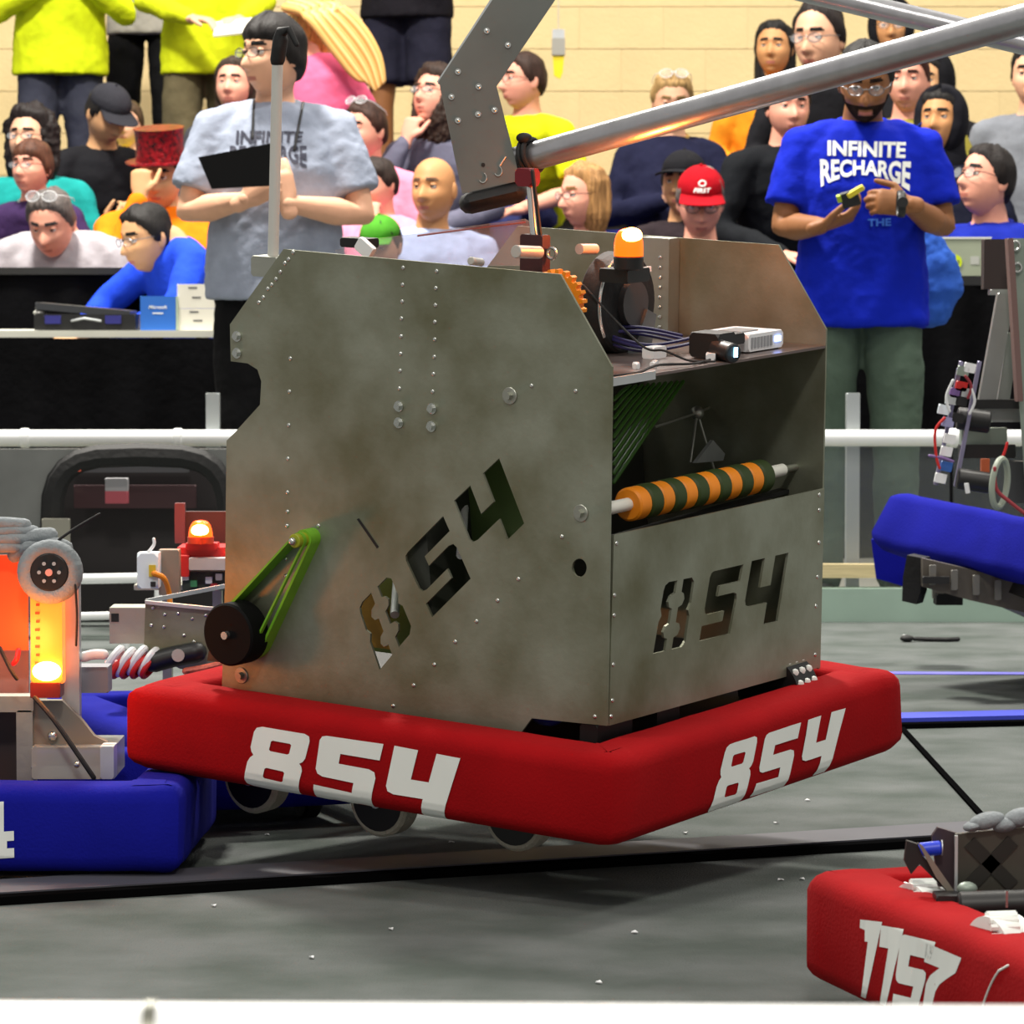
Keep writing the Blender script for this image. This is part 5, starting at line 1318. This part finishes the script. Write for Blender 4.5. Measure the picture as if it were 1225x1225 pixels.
        if collar: part(MB().tube([S(up((.070 * math.cos(a), .010 + .064 * math.sin(a), 1.462 + .014 * math.sin(a)))) for a in [2 * math.pi * i / 20 for i in range(20)]], .011 * H, 8, closed=True), 'collar', cloth(*collar), t)
    # --- trousers
    tr = MB()
    tr.tube([S(Vector((0, .01, .88 + zo)) + low), S(Vector((0, .01, .93 + zo)) + low), S(Vector((0, 0, 1.0 + zo)) + low)], [(.150 * b * H, .112 * b * H), (.160 * b * H, .116 * b * H), (.148 * b * H, .108 * b * H)], 18, side=(1, 0, 0), round_=False)
    for s in (-1, 1):
        if shorts: tr.tube([S(hip[s]), S(hip[s].lerp(kn[s], .45)), S(hip[s].lerp(kn[s], .8))], [.10 * H, .10 * H, .10 * H], 16, round_=False)
        else: tr.tube([S(hip[s]), S(hip[s].lerp(kn[s], .5)), S(kn[s]), S(kn[s].lerp(an[s], .5)), S(an[s])], [.084 * H * b ** .5, .086 * H * b ** .5, .073 * H, .068 * H, .06 * H], 16)
    tr = wrinkle(remesh(tr, vox, 3), .008, 10, D)
    part(tr, 'trousers', cloth(*pants), t, angle=9)
    if shoes:
        for s in (-1, 1):
            a = an[s]; m = MB().tube([S(a + Vector((0, .05, -.045))), S(a + Vector((0, -.03, -.045))), S(a + Vector((0, -.12, -.055))), S(a + Vector((0, -.17, -.06)))], [(.036 * H, .036 * H), (.042 * H, .04 * H), (.045 * H, .026 * H), (.032 * H, .018 * H)], 12, side=(1, 0, 0))
            part(m, 'shoe', BLACKP, t)
    # --- hair, hat, glasses
    if hair:
        st = hair[0]; hmx = hairmat(*hair[1])
        base = {'bob': 'long', 'long': 'long', 'curly': 'long'}.get(st, st)
        m = hair_mb(base, .03 if st == 'curly' else (.016 if st in ('bob', 'long') else .013), D * 7 + head[0], .012 if st == 'curly' else .009)
        if st == 'bob': m.join(curtain(.13, .098, .030, D, 0, .075))
        if st == 'curly': m.join(curtain(.17, .115, .035, D, 0, .085)); wrinkle(m, .012, 32, D)
        if st == 'long': m.join(curtain(.34, .095, .055, D, hair[2] if len(hair) > 2 else 0, .055))
        m.xf(HM); part(m, 'hair', hmx, t, angle=9)
    if glasses:
        gm = glasses_mb(glasses == 'safety').xf(HM); part(gm, 'glasses', [BLACKP if glasses != 'clear' else mat('grey_wire_frame', srgb(120, 120, 124), .3, .5), LENS], t)
    if goggles_up:
        gm = glasses_mb(True).xf(HM @ Matrix.Translation((0, .03, .075)) @ Matrix.Rotation(-.5, 4, 'X')); part(gm, 'safety_glasses', [mat('clear_frame', srgb(220, 222, 225), .2), LENS], t)
    if hat == 'top':
        mb = MB(); R = []
        for (r, z) in ((.085, .06), (.13, .058), (.13, .064), (.092, .068), (.088, .12), (.092, .18), (.096, .186), (.0, .188)):
            R.append([Vector((r * math.cos(a), r * 1.12 * math.sin(a), z)) for a in [2 * math.pi * i / 26 for i in range(26)]])
        mb.loft(R, cap=False).xf(HM); part(mb, 'top_hat', mat('red_sequin', srgb(170, 10, 26), .25, .35, col2=srgb(50, 2, 8), vscale=60, bump=.6, bscale=140), t)
    elif hat:
        cm = cloth(*hat); c = part(cap_mb().xf(HM), 'cap', cm, t, angle=9)
        part(brim_mb().xf(HM), 'brim', cm, c)
        part(MB().ball((0, 0, .142), .006).xf(HM), 'button', cm, c)
    if hood:
        vs = []; m = MB()
        for d, p in zip(hd2, hp2):
            phi = math.degrees(math.atan2(abs(d.x), -d.y)); k = sm(48, 66, phi + (28 if d.z > .75 else 0) + 60 * max(0, d.z - .6)); vs.append(p + d * (-.012 + k * .040))
        m.add(vs, hf2); m.join(MB().tube([(0, .03, -.04), (0, .035, -.10), (0, .03, -.16)], [(.085, .075), (.088, .075), (.11, .085)], 18, side=(1, 0, 0)))
        wrinkle(remesh(m, .009, 3), .006, 25); m.xf(HM); part(m, 'hood', cloth(*hood), t, angle=9)
    return t

def print_on(label, txt, q, m, warp=None, bold=.02, nm='shirt_print'):   # lettering that lies on the shirt
    t, M, sh, HM = PEOPLE[label]; I = M.inverted(); e = I @ EYE; R = I.to_3x3(); bv = bvh_of(sh); qm = quadmap(q)
    g = subdiv(text_mesh(txt, bold), 3)
    if warp: g.v = [warp(v) for v in g.v]
    d = drape(g, bv, lambda v: e, lambda v: R @ ray(*qm(v.x, v.y)), .003)
    part(d, nm, m, t)
def place(label): t, M, sh, HM = PEOPLE[label]; return t, M
def hat_print(t, HM, pts): pass

DK = (30, 26, 24)
# ---------------- the two officials in front
GM = 'stout man in light grey lettered T-shirt with folded arms behind the guardrail'
def rel(px, py, px0, D, H, y): q = at(px, py, D); x0 = at(px0, 300, D).x; return ((q.x - x0) / H, y, q.z / H)
D = 11.15; H = .982
lE, lW = rel(230, 258, 332, D, H, -.04), rel(303, 246, 332, D, H, -.27)
rE, rW = rel(436, 262, 332, D, H, -.04), rel(352, 250, 332, D, H, -.26)
person(GM, (328, 68), D, yaw=0, hyaw=-50, hpit=0, fw=1.08, hs=1.04, H=H, pose='stand', skn='fair', shirt=(150, 158, 176), sleeve='short', pants=(16, 16, 18), hair=('bangs', (30, 24, 24)), bulk=1.22, wid=1.14, vox=.010, hem=.88, headoff=(0, -.01, .0),
       arms=((lE, lW, (.75, -.1, .45), (.2, 1, 0), (0, 0, 1), .5), (rE, rW, (-.25, .05, 1), (-.2, 1, -.1), (-1, 0, .2), .18)), glasses='thin', collar=(150, 158, 172))
NAVY = mat('navy_print', srgb(44, 46, 64), .7)
print_on(GM, 'INFINITE', [(283, 156), (363, 157), (361, 170), (282, 172)], NAVY, bold=.03)
arc = lambda v: Vector((v.x, v.y if v.y > .5 else v.y - (2 * v.x - 1) ** 2 * .55 + .3, 0))
print_on(GM, 'RECHARGE', [(275, 174), (367, 174), (367, 196), (275, 198)], NAVY, arc, bold=.03)
t, M = place(GM)
for x0, x1, y0, y1 in ((304, 302, 120, 165), (365, 352, 112, 180)):
    sh = PEOPLE[GM][2]; I = M.inverted(); e = I @ EYE; R = I.to_3x3(); bv = bvh_of(sh); pts = []
    for i in range(14):
        k = i / 13; h = bv.ray_cast(e, (R @ ray(x0 + (x1 - x0) * k, y0 + (y1 - y0) * k)).normalized())
        if h[0]: pts.append(h[0] + Vector((0, -.005, 0)))
    if len(pts) > 2: part(MB().tube(pts, .004, 6), 'lanyard', BLACKP, t)
mb = MB().prism([at(p[0], p[1], 10.83) for p in ((237, 188), (326, 171), (330, 222), (253, 226))], (0, .012, 0))
mb.xf(Matrix.Identity(4)); tb = solo(mb, 'tablet', mat('dull_black_case', srgb(12, 12, 13), .7, spec=.15), 'black tablet folder held by the man in grey', 'tablet', angle=.3)

BMn = 'man in bright blue lettered T-shirt looking down at a phone behind the guardrail'
D = 10.42; H = .935
lE, lW = rel(936, 268, 1030, D, H, -.03), rel(974, 268, 1030, D, H, -.25)
rE, rW = rel(1126, 268, 1030, D, H, -.03), rel(1076, 243, 1030, D, H, -.25)
person(BMn, (1035, 100), D, yaw=0, hyaw=-4, hpit=20, H=H, pose='stand', skn='brown', shirt=(15, 36, 176), sleeve='short', pants=(78, 94, 82), hair=('short', (12, 11, 12)), bulk=1.13, wid=1.10, vox=.010, hem=.84, headoff=(0, -.055, -.03),
       arms=((lE, lW, (.92, -.12, .30), (-.2, .3, 1), (-.3, -.2, 1), .6), (rE, rW, (-.92, -.15, .10), (.1, 1, -.2), (0, -.2, 1), .75)), glasses='clear', beard=1, collar=(20, 44, 190))
print_on(BMn, 'INFINITE', [(990, 168), (1084, 170), (1083, 189), (990, 186)], WHITEF, bold=.035)
arc2 = lambda v: Vector((v.x, v.y if v.y > .99 else 1 - (1 - v.y) * (.52 + .48 * (2 * v.x - 1) ** 2), 0))
print_on(BMn, 'RECHARGE', [(981, 190), (1090, 193), (1088, 229), (982, 224)], WHITEF, arc2, bold=.035)
print_on(BMn, 'THE', [(1038, 262), (1066, 261), (1066, 270), (1038, 271)], mat('pale_blue_print', srgb(60, 120, 230), .7), bold=.03)
t, M = place(BMn)
q = M.inverted() @ at(1078, 244, D - .235)
part(MB().tube([q + Vector((-.0, 0, 0)) + Vector((0, .03 * math.cos(a), .034 * math.sin(a))) for a in [2 * math.pi * i / 20 for i in range(20)]], [(.011, .004)] * 20, 8, side=(1, 0, 0), closed=True), 'watch_band', BLACKP, t)
part(MB().cyl(q + Vector((.0, -.032, .004)), q + Vector((0, -.040, .004)), .016, n=20, ch=.002), 'watch_face', BLACKP, t)
c = at(1017, 238, D - .262)
tp = thing('phone', 'dark phone with yellow cover in the hands of the man in blue', 'phone', Matrix.Translation(c) @ Matrix.Rotation(.5, 4, 'X') @ Matrix.Rotation(-.3, 4, 'Y'))
part(MB().box((0, 0, 0), (.05, .012, .045), ch=.004), 'phone_body', BLACKP, tp)
part(MB().box((.02, -.004, .02), (.05, .012, .014), Matrix.Rotation(-.3, 3, 'Y'), ch=.004), 'yellow_cover', mat('yellow_cover', srgb(226, 206, 50), .5), tp)
part(MB().box((-.028, -.004, .012), (.012, .012, .02), ch=.003), 'lime_edge', mat('lime_edge', srgb(170, 190, 40), .5), tp)
# headphones-like pole hook is on the robot; lanyard of the man in blue
# ---------------- spectators, left
person('person standing top left in neon yellow hoodie and dark grey jeans', (72, -112), 16.3, yaw=12, pose='stand', H=1.02, skn='fair', shirt=(202, 216, 26), pants=(52, 54, 66), arms=('chest', 'chest'), bulk=1.15, wid=1.08, hair=('short', DK), vox=.014, hem=.86)
person('standing person in maroon and grey shirt with black trousers between the neon hoodies', (172, -128), 16.9, yaw=-8, pose='stand', H=1.0, skn='fair', shirt=(150, 146, 138), pants=(14, 14, 16), arms=('down', 'down'), hair=('short', DK), vox=.014)
person('person in neon yellow hoodie and khaki trousers holding a paper pad', (245, -125), 16.0, yaw=14, pose='stand', H=1.0, skn='fair', shirt=(202, 212, 28), pants=(92, 84, 62), arms=('lap', 'lap'), bulk=1.05, hair=('short', DK), vox=.014)
mb = MB().box((0, 0, 0), (.2, .14, .008), Matrix.Rotation(.5, 3, 'X') @ Matrix.Rotation(-.12, 3, 'Y'), ch=.002); mb.xf(Matrix.Translation(at(285, 32, 15.62)))
solo(mb, 'paper_pad', BOXW, 'white paper pad held by the person in neon yellow hoodie', 'pad')
person('girl whose face shows behind the shoulder of the man in grey', (280, 104), 14.6, yaw=-10, hyaw=-12, hpit=-8, H=.9, skn='pink', shirt=(60, 60, 66), hair=('long', (62, 46, 36)), pose='sit')
person('woman with dark curly hair and glasses in a teal top', (36, 168), 14.25, yaw=-5, hyaw=-18, hpit=-4, H=.98, skn='fair', shirt=(26, 140, 136), hair=('curly', (34, 24, 22)), glasses='thin', wid=1.1, pose='sit', arms=('lap', 'lap'))
person('boy with brown fringe and glasses in a purple patterned jacket', (38, 202), 13.75, yaw=-12, hyaw=-25, hpit=-4, H=.86, skn='pink', shirt=(58, 40, 78), hair=('bangs', (96, 58, 40)), glasses='thin', pose='sit', collar=(190, 200, 196))
person('grey-haired man in pale grey T-shirt looking down behind the black partition', (62, 268), 13.15, yaw=-6, hyaw=-14, hpit=24, H=1.0, headoff=(0, -.10, -.10), skn='pink', shirt=(172, 166, 172), hair=('grey', (104, 96, 92)), goggles_up=True, pose='sit', wid=1.12, bulk=1.1, lean=6, sleeve='short')
person('person in black jacket over neon shirt crouching between the neon hoodies', (128, 138), 14.9, yaw=25, hyaw=40, hpit=30, H=.98, skn='olive', shirt=(26, 26, 30), hair=('short', (24, 22, 24)), hat=(44, 44, 50), pose='sit', lean=14, arms=('phone', 'phone'))
person('child in neon yellow shirt behind the black-jacketed person', (152, 150), 15.4, yaw=-10, H=.8, skn='fair', shirt=(214, 226, 50), hair=('short', (80, 60, 40)), pose='sit')
person('man in orange hoodie and red sequin top hat with fist at his mouth', (193, 212), 13.5, yaw=-4, hyaw=-12, hpit=10, H=.99, skn='olive', shirt=(250, 128, 20), hair=('short', DK), hat='top', pose='sit', arms=('fist', 'lap'), wid=1.2, bulk=1.12, headoff=(0, -.03, -.03), collar=(240, 120, 16))
person('dark-haired boy in royal blue jacket leaning along the left table', (176, 286), 12.5, yaw=-62, hyaw=-52, hpit=12, H=.94, headoff=(0, -.035, -.10), skn='olive', shirt=(34, 72, 212), hair=('short', (26, 20, 20)), pose='sit', lean=26, glasses='clear',
       arms=(((-.26, -.22, 1.32), (-.16, -.40, 1.28), (.1, -1, -.2), (0, 0, -1), (1, 0, 0), .4), ((.24, -.16, 1.28), (.16, -.40, 1.26), (-.1, -1, -.2), (0, 0, -1), (-1, 0, 0), .4)))
person('girl with long blond hair and pink hoodie turned away at the top', (372, 24), 14.95, yaw=150, hyaw=200, hpit=-5, H=.97, skn='pink', shirt=(244, 110, 150), hair=('bob', (236, 186, 104)), pose='stand', pants=(40, 40, 60), arms=('chest', 'lap'), hs=1.05)
LH = 'girl with long blond hair and pink hoodie turned away at the top'
t, M, sh, HM = PEOPLE[LH]
for k in range(13):
    o = (k - 6) * 2.6
    mb = MB().tube(smooth([M.inverted() @ at(*p) for p in ((356 + o * .9, 2 + abs(o) * .5, 14.84), (386 + o * 1.2, 14 - o * .3, 14.74), (416 + o * 1.0, 46 - o * .9, 14.72), (438 + o * .9, 78 - o * .8, 14.72), (449 + o * .7, 108 - abs(o) * .7, 14.72))], 6), [(.022 * (1 - (i / 24) ** 3 * .7), .019 * (1 - (i / 24) ** 3 * .7)) for i in range(25)], 10, side=(1, 0, .5))
    part(mb, 'hair_lock', [mat('blond_lock_a', srgb(226, 178, 104), .6, spec=.3), mat('blond_lock_b', srgb(196, 140, 70), .6, spec=.3), mat('blond_lock_c', srgb(240, 202, 134), .6, spec=.3)][k % 3], t, angle=9)
person('person in black clothes standing at the top, head out of the photo', (484, -168), 16.4, yaw=-15, pose='stand', H=1.04, skn='brown', shirt=(24, 22, 28), pants=(30, 30, 44), shorts=True, arms=('chest', 'chest'), hair=('short', DK), bulk=1.12, vox=.014)  # bare brown legs imitate the shadow tone on the wall behind
person('boy with dark quiff in a pink shirt beside the man in grey', (437, 158), 14.3, yaw=-20, hyaw=-42, H=.94, skn='pink', shirt=(240, 140, 168), hair=('short', (66, 42, 32)), pose='sit', goggles_up=True, arms=('lap', 'lap'))
person('small dark-haired child with a hand before the face in front of the pink shirt', (452, 222), 13.55, yaw=-30, hyaw=-45, hpit=8, H=.8, skn='pink', shirt=(244, 150, 180), hair=('short', (50, 38, 34)), pose='sit', arms=('lap', 'chin'))
person('child in green cap low behind the top edge of the hanging robot', (456, 296), 12.9, yaw=-10, hyaw=-20, hpit=10, H=.84, skn='fair', shirt=(60, 60, 70), hair=('short', DK), hat=(70, 142, 40), pose='sit')
person('person in grey striped jacket resting chin on hand beside the bracket', (520, 118), 14.9, yaw=-24, hyaw=-36, hpit=-16, H=.98, skn='pink', shirt=(98, 98, 116), hair=('curly', (58, 42, 34)), pose='sit', arms=('chin', 'lap'), glasses='thin')
person('bald man in pale blue T-shirt below the black rubber end of the bar', (519, 228), 13.4, yaw=12, hyaw=-24, hpit=-2, H=1.0, skn='tan', shirt=(172, 186, 224), hair=None, pose='sit', sleeve='short', wid=1.08, collar=(160, 174, 212))
NM = 'man in neon yellow T-shirt and glasses in front of the block wall'
person(NM, (626, 98), 15.6, yaw=-28, hyaw=-62, hpit=-2, H=1.0, skn='pink', shirt=(212, 222, 26), sleeve='short', pants=(64, 70, 120), hair=('short', (60, 40, 32)), glasses='thick', pose='sit', arms=('lap', 'lap'), wid=.98)
person('woman with blond bob and glasses in a dark top behind the hanging robot', (700, 236), 13.5, yaw=-30, hyaw=-58, hpit=2, H=.97, skn='pink', shirt=(34, 30, 38), hair=('bob', (190, 140, 86)), glasses='thin', pose='sit')
person('person with pale glasses up on fair hair in a navy jacket behind the bar', (804, 122), 15.2, yaw=6, hyaw=2, hpit=14, H=1.0, skn='fair', shirt=(26, 28, 52), hair=('short', (186, 150, 96)), goggles_up=True, pose='sit', arms=('phone', 'phone'), collar=(196, 160, 90))
person('person in black cap peering out behind the red cap', (818, 222), 13.9, yaw=-5, hyaw=-22, hpit=-4, H=.98, skn='olive', shirt=(44, 36, 40), hair=('short', DK), hat=(26, 26, 30), pose='sit')
RC = 'man in red cap and glasses looking down behind the hanging robot'
person(RC, (838, 244), 12.95, yaw=-2, hyaw=0, hpit=16, H=1.0, skn='pink', shirt=(58, 54, 72), hair=('short', (120, 112, 108)), hat=(160, 8, 24), glasses='thin', pose='sit', wid=1.05)
t, M, sh, HM = PEOPLE[RC]
part(MB().torus((0, -.100, .100), (.012, 0, 0), (0, .004, .009), .003, 18, 6).xf(HM), 'cap_emblem', WHITEF, t)
g = text_mesh('FIRST', .03, .25); g.v = [HM @ Vector(((v.x - .5) * .062, -.1145 + .007 * v.y + 1.2 * ((v.x - .5) * .062) ** 2 * 6, .070 + v.y * .015)) for v in g.v]; part(g, 'cap_lettering', WHITEF, t)
# ---------------- spectators, right
person('woman with long black hair in orange and black striped jacket', (926, 60), 15.9, yaw=-8, hyaw=-14, hpit=-6, H=.98, skn='tan', shirt=(222, 142, 34), hair=('long', (18, 16, 18)), pose='sit', pants=(176, 164, 140), hood=None, arms=('lap', 'lap'))
person('man with high forehead and glasses seen above the silver tube', (980, 48), 14.7, yaw=-14, hyaw=-30, hpit=4, H=1.0, skn='fair', shirt=(28, 28, 32), hair=('reced', (36, 28, 26)), glasses='clear', pose='sit', hs=1.22)
person('young person in black jacket whose face shows below the silver tube', (943, 130), 13.8, yaw=14, hyaw=10, hpit=2, H=1.0, skn='pink', shirt=(22, 24, 28), hair=('short', (40, 30, 28)), pose='sit', wid=1.1)

person('young man with reddish hair looking out behind the man in blue', (1086, 98), 14.0, yaw=-6, hyaw=-14, H=1.0, skn='pink', shirt=(150, 140, 60), hair=('short', (80, 44, 36)), pose='sit', hs=1.0)
person('person in black hood and dark glasses at the top behind the bars', (1066, 34), 16.2, yaw=0, hyaw=-6, H=1.0, skn='tan', shirt=(24, 24, 28), hair=('short', DK), hood=(22, 22, 26), glasses='thick', pose='sit')
person('person in black hood standing close behind the reddish-haired young man', (1112, 100), 15.0, yaw=-20, hyaw=-30, H=1.0, skn='olive', shirt=(20, 20, 24), hair=('short', DK), hood=(20, 20, 24), pose='sit')
person('black-haired boy in a dark hood with mouth open at right', (1126, 146), 13.5, yaw=-14, hyaw=-24, hpit=-6, H=.96, skn='tan', shirt=(22, 24, 40), hair=('short', (18, 16, 18)), hood=(22, 22, 28), pose='sit')
person('person in grey hoodie cut off by the right edge', (1236, 92), 14.2, yaw=-16, H=1.02, skn='fair', shirt=(118, 122, 130), hair=('short', DK), pose='sit', wid=1.08, arms=('lap', 'lap'))
person('young man in safety glasses looking up, hand on his chest, right edge', (1180, 218), 12.75, yaw=-30, hyaw=-58, hpit=-14, H=1.02, skn='pink', shirt=(24, 40, 150), hair=('short', (32, 24, 22)), glasses='safety', pose='sit', wid=1.1, bulk=1.1, arms=('chest', 'lap'), collar=(24, 36, 140))
